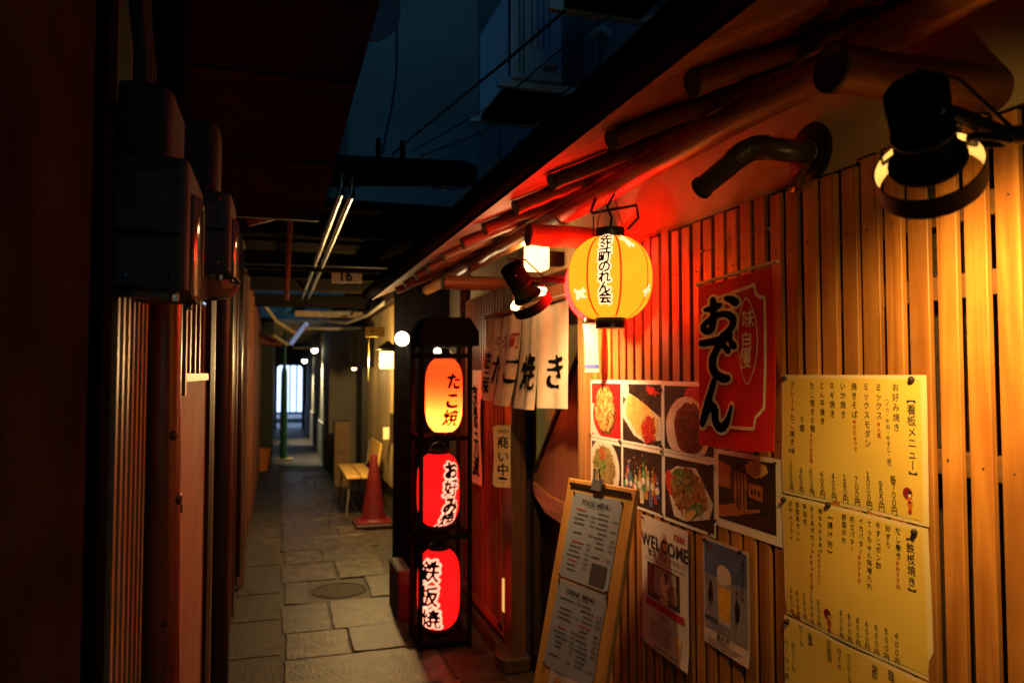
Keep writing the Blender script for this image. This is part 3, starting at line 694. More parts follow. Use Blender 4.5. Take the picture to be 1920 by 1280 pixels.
# ================================================================= papers on the slats
paper_y = M('yellow_paper', (.77,.60,.14), .55, (.69,.52,.105), 3, .05, 30)
paper_edge = M('paper_margin', (.78,.68,.42), .5, (.70,.6,.35), 6)
paper_w = M('white_paper', (.80,.78,.74), .45, (.74,.72,.68), 4)
ink = M('print_black', (.022,.020,.020), .6); inkr = M('print_red', (.45,.02,.03), .6); inkg = M('print_grey', (.10,.095,.09), .6)
pinm = M('pin_black', (.02,.013,.010), .4)
def pins(root, F, pts, r=.0065):
    for (a, b) in pts:
        g = MB(); c = F(a, b, .004); g.ball(c, r, 12, 8); g.build('pin', pinm, root, smooth=60)
XM = 1.172
def put_on(X):
    def f(px, py):
        p = onX(px, py, X); return p.y, p.z
    return f
wm = put_on(XM)
def menu_sheet(label, y0, y1, z1, z0, seed):
    w, h = y0-y1, z1-z0
    t = thing('menu_sheet', label, 'menu', (XM, y0, z0), 'yellow menu sheets pinned to the slats')
    warp = lambda u, v: -.0035*math.sin(u*13+seed)*math.sin(v*11+seed*2) - .004*max(0, (-v-h*.8)/h)*5*(.5+.5*math.sin(u*9+seed))
    F = wallF(XM, y0, z1, lambda u, v: warp(u, v))
    g = MB(); g.sheet(F, 0, w, -h, 0, 24, 16, th=.0006); g.build('paper', paper_edge, t, smooth=60)
    g = MB(); g.sheet(lambda u,v,hh=0: F(u,v,hh+.0006), .008, w-.012, -h+.008, -.008, 24, 16); g.build('yellow_print', paper_y, t, smooth=60)
    return t, F, y0, z1
def cols(F, y0, z1, items, conv, mb, size, off=.012):
    for it in items:
        txt, cx, ca, cb = it[:4]; sz = it[4] if len(it) > 4 else size
        pa, pb = conv(cx, ca), conv(cx, cb)
        ya, za = wm(*pa); yb2, zb = wm(*pb)
        vtext(mb, F, txt, y0-ya, za-z1, y0-ya, zb-z1, sz, off, .0014)
def maiko(F, t, u, v, s):
    for name, mat, ops in (('parasol_print', M('print_maroon', (.22,.012,.03), .6), [('d',-.25,.38,.52,.52)]),
        ('kimono_print', M('print_orange', (.62,.15,.03), .6), [('p',[(-.22,.1),(.2,.1),(.34,-.55),(.22,-.62),(.2,-1.0),(-.18,-1.0),(-.2,-.62),(-.34,-.55)])]),
        ('face_print', M('print_cream', (.85,.72,.55), .6), [('d',0,.27,.17,.19),('d',.1,-.18,.07,.07)]),
        ('hair_print', ink, [('d',-.02,.46,.2,.11),('d',.1,.56,.09,.08),('d',.02,-.3,.13,.1)]),
        ('hem_print', inkr, [('p',[(-.2,-1.0),(.22,-1.0),(.18,-1.22),(-.14,-1.22)])])):
        g = MB(); h = .0012 + .0003*['parasol_print','kimono_print','face_print','hair_print','hem_print'].index(name)
        for op in ops:
            if op[0] == 'd': discpoly(g, F, u+op[1]*s, v+op[2]*s, op[3]*s, op[4]*s, h+(.0001 if op[2] < 0 else 0))
            else: quadpoly(g, F, [(u+a*s, v+b*s) for a, b in op[1]], h)
        g.build(name, mat, t)
m1 = lambda cx, cy: (1460+cx/4.267, 680+cy/4.267)
m2 = lambda cx, cy: (1460+cx/3.557, 920+cy/3.557)
yL, _ = wm(1465, 800); yR, _ = wm(1738, 800)
t, F, y0, z1 = menu_sheet('top yellow menu sheet with the widest lit area and eleven columns of black writing', yL, yR, 1.497, 1.212, 1)
g = MB(); cols(F, y0, z1, [('【看板メニュー】',1065,285,905,.0215),('お好み焼き',945,195,515),('各７００円',918,930,1180),('ミックス',812,195,420),('９５０円',815,970,1150),
 ('ミックスモダン',714,190,640),('１０００円',714,895,1135),('焼きそば',616,190,410),('７００円',620,930,1110),('いか焼き',523,185,410),('１８０円',527,915,1090),('ネギ焼き',433,185,405),('４００円',438,905,1070),
 ('とん平焼き',348,180,465),('４００円',350,888,1050),('たこ焼き８個',265,185,525),('６００円',265,870,1035),('５個',184,450,520),('４００円',185,858,1020),('プレートたこ焼き',103,175,630),('１０００円',105,795,1005)], m1, g, .0175, .006)
g.build('lettering', ink, t)
g = MB(); cols(F, y0, z1, [('（イカ・牛肉・牛すじ・豚）',880,285,830,.0115)], m1, g, .0115, .004); ya, za = wm(*m1(105,700)); htext(g, F, '18個', y0-ya, za-z1, .014, .006, .0014); g.build('small_lettering', inkg, t)
g = MB(); cols(F, y0, z1, [('★人気',812,487,580),('★めちゃウマ',618,468,690),('★先斗町名物',262,578,785)], m1, g, .0118, .006); g.build('red_lettering', inkr, t)
ya, za = wm(*m1(1053,1085)); maiko(F, t, y0-ya, za-z1, .023)
pins(t, F, [(.014,-.008),(y0-yR-.03,-.009)])
t, F, y0, z1 = menu_sheet('middle yellow menu sheet with dark pins along its upper edge', yL+.001, yR+.001, 1.209, .924, 2)
g = MB(); cols(F, y0, z1, [('【鉄板焼き】',883,305,675,.0205),('だし巻き',800,265,430),('４００円',788,965,1130),('砂ずり',733,250,360),('５００円',722,935,1100),('牛すじポン酢',665,230,495),('６００円',658,910,1070),
 ('てっちゃん味噌たれ',605,220,630),('６００円',597,885,1035),('イカバター',548,200,400),('６５０円',538,860,1010),('帆立バター',490,190,385),('８００円',482,833,985),('野菜炒め',435,175,325),('６００円',427,810,960),
 ('【揚げ物】',343,165,415,.0165),('鶏ももからあげ',278,135,400,.0125),('５５０円',272,740,885),('からあげセット',225,120,400),('１０００円',222,680,870),('手羽先',178,105,205),('５５０円',172,695,840),('手羽先セット',130,95,320),('６００円',123,680,820),('ポテトフライ',85,85,310),('３００円',78,660,800)], m2, g, .0145, .006)
g.build('lettering', ink, t)
g = MB(); cols(F, y0, z1, [('★おすすめ',796,478,635),('★おすすめ',543,440,595),('★めちゃウマ',275,430,605),('★先斗町名物',222,435,640)], m2, g, .0115, .006); g.build('red_lettering', inkr, t)
ya, za = wm(*m2(345,850)); maiko(F, t, y0-ya, za-z1, .022)
pins(t, F, [(.012,-.012),(.16,.0),(y0-yR-.03,-.012)])
t, F, y0, z1 = menu_sheet('lowest yellow menu sheet cut off by the bottom of the photo', yL+.001, yR+.001, .921, .64, 3)
g = MB(); cols(F, y0, z1, [('（料理）',757,1190,1270,.016),('（焼酎）',645,1150,1255,.016),('日本酒',333,1015,1110,.017),('（ワイン）',402,1040,1190,.015),('（ハイボール）',468,1080,1280,.014),('（梅酒）',208,940,1035,.016),('ビール',150,910,1010,.016),('生ビール',98,1030,1180,.016),('ウーロン茶',55,1010,1230,.016)], m2, g, .016, .004)
g.build('lettering', inkg, t)
pins(t, F, [(.015,-.012),(y0-yR-.02,-.01)])

# ---------------------------------------------------------------- food photographs
XPH = 1.174
def tex(name, cols_, scale, rough=.32, kind='noise', stretch=(1,1,1)):
    if name in MC: return MC[name]
    m, t, p = base(name); p.inputs['Roughness'].default_value = rough; p.inputs['Specular IOR Level'].default_value = .45
    tc = nd(t, 'ShaderNodeTexCoord'); mp = nd(t, 'ShaderNodeMapping'); mp.inputs['Scale'].default_value = stretch; t.links.new(tc.outputs['Object'], mp.inputs[0])
    if kind == 'noise':
        n = nd(t, 'ShaderNodeTexNoise'); n.inputs['Scale'].default_value = scale; n.inputs['Detail'].default_value = 7; n.inputs['Distortion'].default_value = 1.5
    else:
        n = nd(t, 'ShaderNodeTexVoronoi'); n.inputs['Scale'].default_value = scale
    t.links.new(mp.outputs[0], n.inputs[0])
    cr = nd(t, 'ShaderNodeValToRGB'); e = cr.color_ramp.elements; k = len(cols_)
    while len(e) < k: e.new(.5)
    for i, c in enumerate(cols_): e[i].position = .30+.40*i/(k-1) if kind == 'noise' else i/(k-1)*.8; e[i].color = rgba(c)
    t.links.new(n.outputs[0], cr.inputs[0]); t.links.new(cr.outputs[0], p.inputs['Base Color']); MC[name] = m; return m
P_red = tex('photo_red', [(.40,.012,.015),(.55,.02,.02),(.30,.01,.01)], 12)
P_dark = tex('photo_dark', [(.012,.010,.010),(.05,.025,.018),(.015,.02,.018)], 14)
P_plate = tex('photo_plate', [(.62,.58,.52),(.75,.70,.63),(.55,.5,.44)], 9)
P_gold = tex('photo_flakes', [(.22,.06,.015),(.55,.28,.06),(.72,.45,.16),(.16,.04,.012)], 70)
P_omel = tex('photo_omelette', [(.70,.42,.10),(.80,.55,.18),(.62,.34,.08)], 18)
P_ging = tex('photo_ginger', [(.50,.02,.02),(.62,.05,.03),(.35,.01,.01)], 40)
P_sauce = tex('photo_sauce', [(.06,.012,.01),(.22,.05,.025),(.10,.02,.012)], 30)
P_nood = tex('photo_noodles', [(.14,.10,.03),(.42,.30,.08),(.22,.12,.04),(.5,.4,.16)], 60)
P_green = tex('photo_green', [(.03,.10,.02),(.14,.30,.06),(.3,.45,.14)], 30)
P_meat = tex('photo_meat', [(.14,.05,.02),(.42,.20,.07),(.24,.09,.03),(.5,.3,.12)], 45)
P_wood = tex('photo_interior', [(.20,.06,.02),(.45,.18,.05),(.30,.10,.03)], 20)
P_lite = tex('photo_lamp_glow', [(.55,.35,.10),(.75,.55,.2)], 12)
P_bot = [tex('photo_bottle_%s' % n, [c, tuple(min(1,x*1.9+.02) for x in c), c], 50) for n, c in (('green',(.02,.16,.05)),('amber',(.30,.13,.02)),('red',(.35,.02,.02)),('clear',(.35,.33,.26)),('blue',(.05,.07,.2)))]
def bits(name, cols_):
    if name in MC: return MC[name]
    m, t, p = base(name); p.inputs['Roughness'].default_value = .32
    ge = nd(t, 'ShaderNodeNewGeometry'); cr = nd(t, 'ShaderNodeValToRGB'); e = cr.color_ramp.elements
    while len(e) < len(cols_): e.new(.5)
    for i, c in enumerate(cols_): e[i].position = i/(len(cols_)-1); e[i].color = rgba(c)
    t.links.new(ge.outputs['Random Per Island'], cr.inputs[0]); t.links.new(cr.outputs[0], p.inputs['Base Color']); MC[name] = m; return m
B_flk = bits('photo_flake_bits', [(.16,.04,.01),(.42,.17,.03),(.70,.42,.12),(.82,.58,.25),(.3,.1,.02)])
B_nod = bits('photo_noodle_bits', [(.10,.06,.02),(.34,.22,.07),(.5,.38,.14),(.2,.12,.04),(.6,.48,.22)])
B_met = bits('photo_meat_bits', [(.09,.03,.012),(.30,.13,.05),(.48,.26,.10),(.18,.06,.02),(.4,.3,.12)])
B_sau = bits('photo_sauce_bits', [(.04,.010,.008),(.16,.035,.02),(.09,.02,.012),(.26,.08,.03)])
B_grn = bits('photo_green_bits', [(.04,.10,.02),(.16,.28,.06),(.34,.44,.16),(.1,.16,.04)])
B_gin = bits('photo_ginger_bits', [(.35,.012,.012),(.58,.03,.02),(.72,.12,.06)])
B_spk = bits('photo_speck_bits', [(.9,.85,.7),(.5,.35,.1),(.1,.3,.1),(.5,.06,.04),(.7,.6,.4)])
def scatter(t, F, name, mat, cx, cyy, rx, ry, n, l, wd, lv, seed, curl=.6, clip=None):
    rs = random.Random(seed); g = MB(); h0 = .0010+.0004*lv
    for i in range(n):
        a = rs.uniform(0, 6.283); q = math.sqrt(rs.random()); u, v = cx+rx*q*math.cos(a), cyy+ry*q*math.sin(a)
        d = rs.uniform(0, 6.283); L = l*rs.uniform(.5,1.3); w = wd*rs.uniform(.6,1.4); cu = rs.uniform(-curl,curl); h = h0+.0000035*i
        pts = []
        for k in range(4):
            s_ = (k/3-.5)*L; dd = d+cu*(k-1.5); pts.append((u+s_*math.cos(dd), v+s_*math.sin(dd), dd))
        up = [(x-math.sin(b)*w/2*(1 if 0<k<3 else .5), y+math.cos(b)*w/2*(1 if 0<k<3 else .5)) for k, (x, y, b) in enumerate(pts)]
        dn_ = [(x+math.sin(b)*w/2*(1 if 0<k<3 else .5), y-math.cos(b)*w/2*(1 if 0<k<3 else .5)) for k, (x, y, b) in enumerate(pts)]
        o = up+dn_[::-1]
        if clip and any(not (clip[0] < x < clip[1] and clip[2] < y < clip[3]) for x, y in o): continue
        g.add([F(x, y, h) for x, y in o], [(0,1,6,7),(1,2,5,6),(2,3,4,5)])
    return g.build(name, mat, t)
A4w, A4h = .294, .212
pwm = put_on(XPH)
def photo(label, y0, z1, w, h, mx, my, bg):
    t = thing('food_photo', label, 'photo', (XPH, y0, z1-h), 'photographs pinned to the slats')
    k = random.Random(label).uniform(-.006,.006); F0 = wallF(XPH, y0, z1)
    F = lambda u, v, hh=0: F0(u+ k*v, v + k*u, hh + .0006*math.sin(u*9+v*7)**2)
    g = MB(); g.sheet(F, 0, w, -h, 0, 8, 6, th=.0006); g.build('paper', paper_w, t, smooth=60)
    g = MB(); g.sheet(lambda u,v,hh=0: F(u,v,.0006), mx[0], w-mx[1], -h+my[1], -my[0], 8, 6); g.build('photo_ground', bg, t, smooth=60)
    return t, F
def blob(t, F, name, mat, cx, cyy, rx, ry, lv, jag=.08, seed=0, rot=0, n=30, clip=None):
    g = MB(); h = .0010+.0004*lv
    cl = (lambda u, v, hh=0: F(min(max(u, clip[0]), clip[1]), min(max(v, clip[2]), clip[3]), hh)) if clip else F
    discpoly(g, cl, cx, cyy, rx, ry, h, n, jag, seed, rot); return g.build(name, mat, t)
ytop, _ = pwm(1105, 760); zt = 1.476
rowz = (zt, zt-.2235)
xs_ = [pwm(px, 760)[0] for px in (1105, 1165.5, 1242, 1340)]
wds = [xs_[0]-xs_[1], xs_[1]-xs_[2], xs_[2]-xs_[3]]
cl = lambda w, h, a=.012, b=.008: (a, w-b, -h+.010, -.012)
# row 1
w, h = wds[0], .2215; t, F = photo('photo of golden fish flakes on a red plate, leftmost of the upper row', xs_[0], rowz[0], w, h, (.028,.006), (.014,.010), P_red); c_ = (.028,w-.006,-h+.010,-.014)
blob(t,F,'plate_print',P_plate,.085,-.16,.13,.06,0,.02,1,-.3,clip=c_); blob(t,F,'red_rim_print',P_red,.16,-.14,.12,.085,1,.02,2,-.2,clip=c_); blob(t,F,'food_print',P_sauce,.165,-.13,.085,.075,2,.1,8,.3,clip=c_); blob(t,F,'flakes_print',P_gold,.15,-.11,.078,.07,3,.22,3,.5,44,c_); scatter(t,F,'flake_bits_print',B_flk,.15,-.108,.085,.082,240,.024,.009,4,1,.5,c_); pins(t,F,[(.02,-h+.006),(w-.01,-h+.004)],.0042)
w = wds[1]; t, F = photo('photo of a yellow omelette with red ginger, second in the upper row', xs_[1], rowz[0]+.001, w, h, (.012,.006), (.014,.010), P_dark); c_ = (.012,w-.006,-h+.010,-.014)
g = MB(); quadpoly(g,F,[(.012,-.09),(.06,-.045),(.12,-.06),(w-.006,-.12),(w-.006,-.19),(.19,-.21),(.10,-.19),(.012,-.13)],.001); g.build('plate_print',P_plate,t)
g = MB(); quadpoly(g,F,[(.05,-.055),(.09,-.052),(.20,-.085),(.27,-.13),(.26,-.18),(.20,-.20),(.12,-.18),(.035,-.12)],.0016); g.build('food_print',P_omel,t); scatter(t,F,'egg_fold_print',B_flk,.15,-.12,.085,.05,26,.05,.0016,2,2,.2,c_)
blob(t,F,'ginger_print',P_ging,.205,-.165,.04,.04,3,.28,4,.2,34,c_); scatter(t,F,'ginger_bits_print',B_gin,.205,-.16,.05,.045,70,.026,.005,4,3,.5,c_); blob(t,F,'glass_print',P_plate,.035,-.035,.026,.03,1,.05,5,0,clip=c_); blob(t,F,'red_letters_print',P_ging,.23,-.035,.04,.012,1,.5,6,-.2,clip=c_); pins(t,F,[(w-.004,-.03),(w-.004,-h+.012)],.005)
w = wds[2]; t, F = photo('photo of dark glazed pancake on a round white plate behind the red banner', xs_[2], rowz[0], w, h, (.014,.006), (.014,.010), P_dark); c_ = (.014,w-.006,-h+.010,-.014)
blob(t,F,'red_box_print',P_red,.21,-.045,.075,.03,0,.03,7,-.1,clip=c_); blob(t,F,'plate_print',P_plate,.15,-.145,.125,.10,1,.01,8,0,40,c_); blob(t,F,'food_print',P_sauce,.165,-.14,.09,.078,2,.06,9,0,clip=c_); scatter(t,F,'sauce_bits_print',B_sau,.165,-.14,.082,.07,150,.022,.008,3,5,.6,c_)
# row 2
w, h = wds[0], .212; t, F = photo('photo of fried noodles topped with red ginger, at the left of the lower row', xs_[0]-.002, rowz[1], w, h, (.024,.006), (.012,.010), P_dark); c_ = (.024,w-.006,-h+.010,-.012)
blob(t,F,'plate_print',P_plate,.135,-.11,.135,.115,0,.01,11,0,40,c_); blob(t,F,'noodles_print',P_nood,.135,-.105,.095,.078,1,.1,12,0,40,c_); scatter(t,F,'noodle_bits_print',B_nod,.135,-.105,.098,.08,320,.04,.0035,1.2,6,.7,c_); scatter(t,F,'green_bits_print',B_grn,.11,-.09,.05,.04,40,.02,.008,4.6,16,.5,c_); blob(t,F,'greens_print',P_green,.10,-.09,.04,.03,2,.25,13,0,clip=c_); blob(t,F,'ginger_print',P_ging,.12,-.06,.032,.022,3,.3,14,0,clip=c_); pins(t,F,[(w-.006,.0)],.005)
w = wds[1]; t, F = photo('photo of many bottles and glasses on black, second in the lower row', xs_[1], rowz[1]+.0005, w, h, (.012,.006), (.012,.010), P_dark); rs = random.Random(21)
for i in range(16):
    u = .03+.235*((i*7)%16)/15; hh = rs.uniform(.05,.11); yb0 = -h+.02+rs.uniform(0,.03)+.03*(i%2); ww = rs.uniform(.009,.014); g = MB()
    quadpoly(g,F,[(u-ww,yb0),(u+ww,yb0),(u+ww,yb0+hh*.62),(u+ww*.4,yb0+hh*.76),(u+ww*.4,yb0+hh),(u-ww*.4,yb0+hh),(u-ww*.4,yb0+hh*.76),(u-ww,yb0+hh*.62)],.0010+.00012*i); g.build('bottle_print',P_bot[i%5],t)
    if i % 2: blob(t,F,'label_print',P_plate,u,yb0+hh*.35,ww*1.1,.012,5+i*.15,.05,i)
scatter(t,F,'sparkle_print',B_spk,.15,-.11,.12,.085,90,.008,.004,7.2,9,.2,(.014,w-.008,-h+.012,-.014)); pins(t,F,[(w-.004,-.004),(w-.003,-h+.012)],.0045)
w = wds[2]; t, F = photo('photo of stewed meat with green onion on a square plate, right end of lower row', xs_[2], rowz[1], w, h, (.014,.008), (.012,.010), P_dark); c_ = (.014,w-.008,-h+.010,-.012)
g = MB(); quadpoly(g,F,[(.014,-.07),(.09,-.035),(.20,-.03),(w-.01,-.12),(w-.03,-.165),(.14,-.195),(.07,-.19)],.001); g.build('plate_print',P_plate,t)
blob(t,F,'meat_print',P_meat,.155,-.105,.095,.062,2,.14,15,-.2,clip=c_); scatter(t,F,'meat_bits_print',B_met,.155,-.105,.10,.066,170,.028,.011,2.1,7,.5,c_); scatter(t,F,'onion_bits_print',B_grn,.12,-.075,.06,.035,60,.016,.005,5.2,8,.5,c_); blob(t,F,'leek_print',P_green,.105,-.065,.04,.028,3,.2,16,0,clip=c_); blob(t,F,'tomato_print',P_ging,.045,-.09,.022,.04,3,.1,17,.3,clip=c_); blob(t,F,'cucumber_print',P_green,.185,-.155,.055,.018,4,.05,18,.5,clip=c_); blob(t,F,'cucumber_print',P_lite,.165,-.172,.035,.012,5,.05,19,.5,clip=c_); pins(t,F,[(w-.012,-.012),(w-.03,-h+.008)],.0045)
# larger framed interior photo at the right
ya, _ = pwm(1338, 900); yb_, _ = pwm(1465, 900); w, h = ya-yb_, .212
t, F = photo('photo of a dim wooden dining room with a lit lamp, below the banner', ya, 1.290, w, h, (.026,.020), (.012,.024), P_dark); c_ = (.026,w-.02,-h+.024,-.012)
g = MB(); quadpoly(g,F,[(.026,-.03),(.085,-.04),(.085,-.10),(.026,-.10)],.001); quadpoly(g,F,[(.026,-.155),(.11,-.135),(.13,-.165),(.026,-.185)],.001); quadpoly(g,F,[(.10,-.05),(.16,-.055),(.155,-.15),(.10,-.145)],.001); quadpoly(g,F,[(.165,-.075),(.225,-.075),(.225,-.115),(.165,-.11)],.001); quadpoly(g,F,[(.10,-.155),(.21,-.135),(.215,-.142),(.13,-.162)],.0012); g.build('room_print',P_wood,t)
blob(t,F,'lamp_print',P_lite,.20,-.035,.045,.022,3,.12,20,0,clip=c_); g = MB()
for u in (.115,.13,.145): quadpoly(g,F,[(u-.002,-.055),(u+.002,-.055),(u+.002,-.148),(u-.002,-.148)],.0018)
for u in (.18,.195,.21): discpoly(g,F,u,-.095,.004,.008,.0018)
g.build('bars_print',P_dark,t); pins(t,F,[(w-.02,-.012),(.01,-h+.012)],.005)

# ---------------------------------------------------------------- cloth banner
XB = 1.125; y0, _ = put_on(XB)(1309, 520); y1, _ = put_on(XB)(1446, 500); z1 = onX(1446, 498, XB).z; w = y0-y1; h = z1-onX(1440, 845, XB).z
bn = thing('cloth_banner', 'red cloth banner with large black outlined lettering hanging from strings on the slats', 'banner', (XB, (y0+y1)/2, z1-h))
def bF(u, v, hh=0):
    q = u/w; k = -v/h
    x = XB - hh + .0045*math.sin(u*24+v*3)*(.35+k*.8) - .005*math.sin(v*8)*q
    return Vector((x, y0 - u - .012*max(0,.2-q)*-2*k + .010*k*(1-q)*-1, z1 + v - .02*math.sin(q*3.14)*.25 - .012*(1-q)))
redc = M('red_banner_cloth', (.74,.016,.020), .85, (.64,.012,.016), 10, .35, 320); beige = M('banner_print_beige', (.92,.86,.74), .8, (.82,.75,.62), 30)
g = MB(); g.sheet(bF, 0, w, -h, 0, 34, 40, th=.0012); g.build('cloth', redc, bn, smooth=60)
oden = [
 [[(.14,.72,.035),(.32,.74,.05),(.50,.79,.045)],[(.33,.96,.05),(.33,.7,.055),(.31,.4,.05),(.27,.22,.055),(.15,.16,.05),(.06,.26,.045),(.14,.40,.045),(.4,.54,.04),(.66,.54,.055),(.82,.40,.065),(.80,.22,.06),(.64,.08,.05),(.52,.06,.03)],[(.66,.92,.035),(.80,.86,.06),(.90,.76,.06)]],
 [[(.02,.84,.04),(.2,.85,.055),(.5,.90,.065),(.80,.97,.06)],[(.80,.97,.05),(.56,.82,.05),(.38,.62,.06),(.30,.40,.065),(.36,.18,.07),(.56,.06,.075),(.72,.05,.05)],[(.66,.72,.04),(.74,.64,.05)],[(.84,.80,.04),(.92,.72,.05)]],
 [[(.42,1.0,.05),(.36,.86,.055),(.26,.62,.06),(.15,.34,.065),(.06,.06,.055)],[(.10,.12,.045),(.22,.36,.05),(.34,.44,.06),(.42,.34,.065),(.42,.16,.07),(.52,.02,.075),(.68,.04,.07),(.82,.20,.055),(.94,.46,.02)]]]
gw, gb = MB(), MB()
for st, px, py, sz, ax_ in ((oden[0],1350,585,.108,1.75),(oden[1],1347,662,.122,1.42),(oden[2],1343,747,.130,1.15)):
    p = onX(px, py, XB); s = brush(sdf_strokes(st), 5, .006); u, v = y0-p.y, p.z-z1
    put_sdf(gw, bF, s, u, v, sz, .085, .0022, sx=ax_, clip=.004); put_sdf(gb, bF, s, u, v, sz, .026, .0034, sx=ax_, clip=.004)
gw.build('letter_outline', beige, bn); gb.build('lettering', inkm, bn)
g = MB()
for ch, px, py in (('味',1403,592),('自',1400,633),('慢',1398,666)):
    p = onX(px, py, XB); put_sdf(g, bF, brush(sdf_font(ch), 7, .008), y0-p.y, p.z-z1, .052, .012, .0024)
g.build('small_lettering', beige, bn)
g = MB(); p = onX(1401, 633, XB); cu, cv = y0-p.y, p.z-z1; ov = []
for i in range(41):
    a = 2*math.pi*i/40; ov.append((cu+.040*math.cos(a)*abs(math.cos(a))**.15*(1-.25*abs(math.sin(a))**3), cv+.108*math.sin(a)))
def strip(g, pts, wd, h):
    for a, b in zip(pts, pts[1:]):
        d = Vector((b[0]-a[0], b[1]-a[1])); L = d.length
        if L < 1e-6: continue
        n = Vector((-d.y, d.x))/L*wd/2; e = d/L*wd*.25
        quadpoly(g, bF, [(a[0]-n.x-e.x,a[1]-n.y-e.y),(b[0]-n.x+e.x,b[1]-n.y+e.y),(b[0]+n.x+e.x,b[1]+n.y+e.y),(a[0]+n.x-e.x,a[1]+n.y-e.y)], h); h += 2e-6
strip(g, ov, .0035, .0022)
def dense(p, n=14):
    out = []
    for a, b in zip(p, p[1:]):
        for i in range(n): out.append((a[0]+(b[0]-a[0])*i/n, a[1]+(b[1]-a[1])*i/n))
    return out+[p[-1]]
m = .030; b0, bt, bb = .016, -.045, -h+.055
bd = [(b0,-.10),(b0,bt-.045),(b0+.012,bt-.034),(b0+.030,bt-.018),(b0+.034,bt),(w-m-.034,bt+.012),(w-m-.032,bt-.010),(w-m-.016,bt-.022),(w-m,bt-.026),(w-m-.004,bb+.05),(w-m-.018,bb+.038),(w-m-.034,bb+.028),(w-m-.04,bb),(.012,bb+.006)]
strip(g, dense(bd), .0085, .0022); g.build('border_print', beige, bn)
g = MB(); pr0, pr1 = bF(-.005,.004), bF(w+.022,.006); g.tube([pr0, pr1], .005, 10); g.build('rod', M('pale_rod', (.7,.6,.45), .5), bn, smooth=40)
g = MB(); nl = onX(1318, 470, 1.165); nr = onX(1443, 428, 1.165)
g.tube([bF(.002,.004), nl], .0012, 6); g.tube([nl, nr], .0009, 6); g.tube([nr, bF(w+.018,.006)], .0013, 6); g.build('string', M('pink_string', (.6,.3,.22), .7), bn)
g = MB(); g.ball(nl, .006); g.ball(nr, .004); g.build('nail', steel, bn)

# ---------------------------------------------------------------- WELCOME poster and beer poster
def poster(label, pxl, pyl, pxr, w, h, X, dark=0):
    p = onX(pxl, pyl, X); t = thing('poster', label, 'poster', (X, p.y, p.z-h))
    F0 = wallF(X, p.y, p.z); F = lambda u, v, hh=0: F0(u, v, hh + .0003*math.sin(u*10+1)*math.sin(v*8) + .010*max(0,(-v/h-.85))*4*(u/w))
    g = MB(); g.sheet(F, 0, w, -h, 0, 10, 14, th=.0006); g.build('paper', M('poster_paper', (.62,.58,.56), .4, (.56,.52,.5), 4), t, smooth=60); return t, F
t, F = poster('white poster headed WELCOME with a photo of a bowing cook', 1203, 963, 1290, .296, .415, 1.172)
w = .296
g = MB(); htext(g, F, 'WELCOME', .148, -.075, .058, .022, .0012, .10); htext(g, F, '歓迎  欢迎', .11, -.113, .026, .006, .0012); htext(g, F, '환영합니다', .235, -.113, .02, .003, .0012); g.build('lettering', ink, t)
g = MB(); htext(g, F, 'KIRIN', .245, -.032, .026, .02, .0012, .04); quadpoly(g, F, [(.03,-.262),(.272,-.262),(.272,-.284),(.03,-.284)], .0012); g.build('red_print', inkr, t)
g = MB(); htext(g, F, 'bienvenue   Willkommen   добро пожаловать', .155, -.132, .013, 0, .0012); htext(g, F, '一番搾り', .13, -.305, .026, .012, .0012)
for i in range(6): quadpoly(g, F, [(.06,-.325-i*.011),(.205-.01*(i%3),-.325-i*.011),(.205-.01*(i%3),-.328-i*.011),(.06,-.328-i*.011)], .0012)
htext(g, F, '20歳未満の飲酒は法律で禁止', .16, -.402, .012, 0, .0012); g.build('small_lettering', inkg, t)
g = MB(); quadpoly(g, F, [(.04,-.145),(.245,-.145),(.245,-.255),(.04,-.255)], .0010); g.build('photo_ground', P_dark, t)
g = MB(); quadpoly(g, F, [(.085,-.15),(.225,-.15),(.225,-.235),(.085,-.235)], .0014); g.build('window_print', tex('photo_window', [(.25,.25,.26),(.42,.42,.42)], 10), t)
blob(t, F, 'coat_print', P_plate, .16, -.20, .028, .04, 2, .1, 3, .5); blob(t, F, 'coat_print', tex('photo_cloth', [(.16,.13,.10),(.28,.22,.17)], 20), .205, -.215, .035, .03, 2.4, .1, 4, -.2); blob(t, F, 'hair_print', P_dark, .165, -.172, .013, .018, 3, .06, 5); blob(t, F, 'face_print', tex('photo_skin', [(.4,.24,.16),(.5,.32,.22)], 20), .155, -.18, .008, .011, 3.4, .05, 6); blob(t, F, 'bowl_print', P_lite, .15, -.245, .03, .009, 3, .1, 7); blob(t, F, 'figure_print', P_sauce, .065, -.20, .02, .05, 2, .15, 8)
g = MB(); quadpoly(g, F, [(.225,-.33),(.255,-.33),(.25,-.385),(.23,-.385)], .0012); g.build('beer_print', P_lite, t)
pins(t, F, [(.012,-.008)], .004); g = MB(); g.ball(F(.004,-.405,.003), .006); g.build('blue_pin', M('pin_blue', (.02,.08,.3), .5), t, smooth=60)
t, F = poster('bluish poster of a tall foamy glass of beer', 1318, 1003, 1405, .218, .296, 1.172)
g = MB(); quadpoly(g, F, [(.008,-.008),(.21,-.008),(.21,-.10),(.008,-.10)], .0010); g.build('sky_print', tex('photo_blue', [(.05,.10,.28),(.14,.22,.42)], 8), t)
g = MB(); quadpoly(g, F, [(.008,-.10),(.21,-.10),(.21,-.25),(.008,-.25)], .0010); g.build('pale_print', tex('photo_pale', [(.20,.22,.30),(.34,.35,.42)], 7), t)
g = MB(); quadpoly(g, F, [(.072,-.085),(.140,-.085),(.134,-.222),(.078,-.222)], .0014); g.build('glass_print', tex('photo_glass', [(.5,.45,.36),(.66,.6,.5)], 16), t)
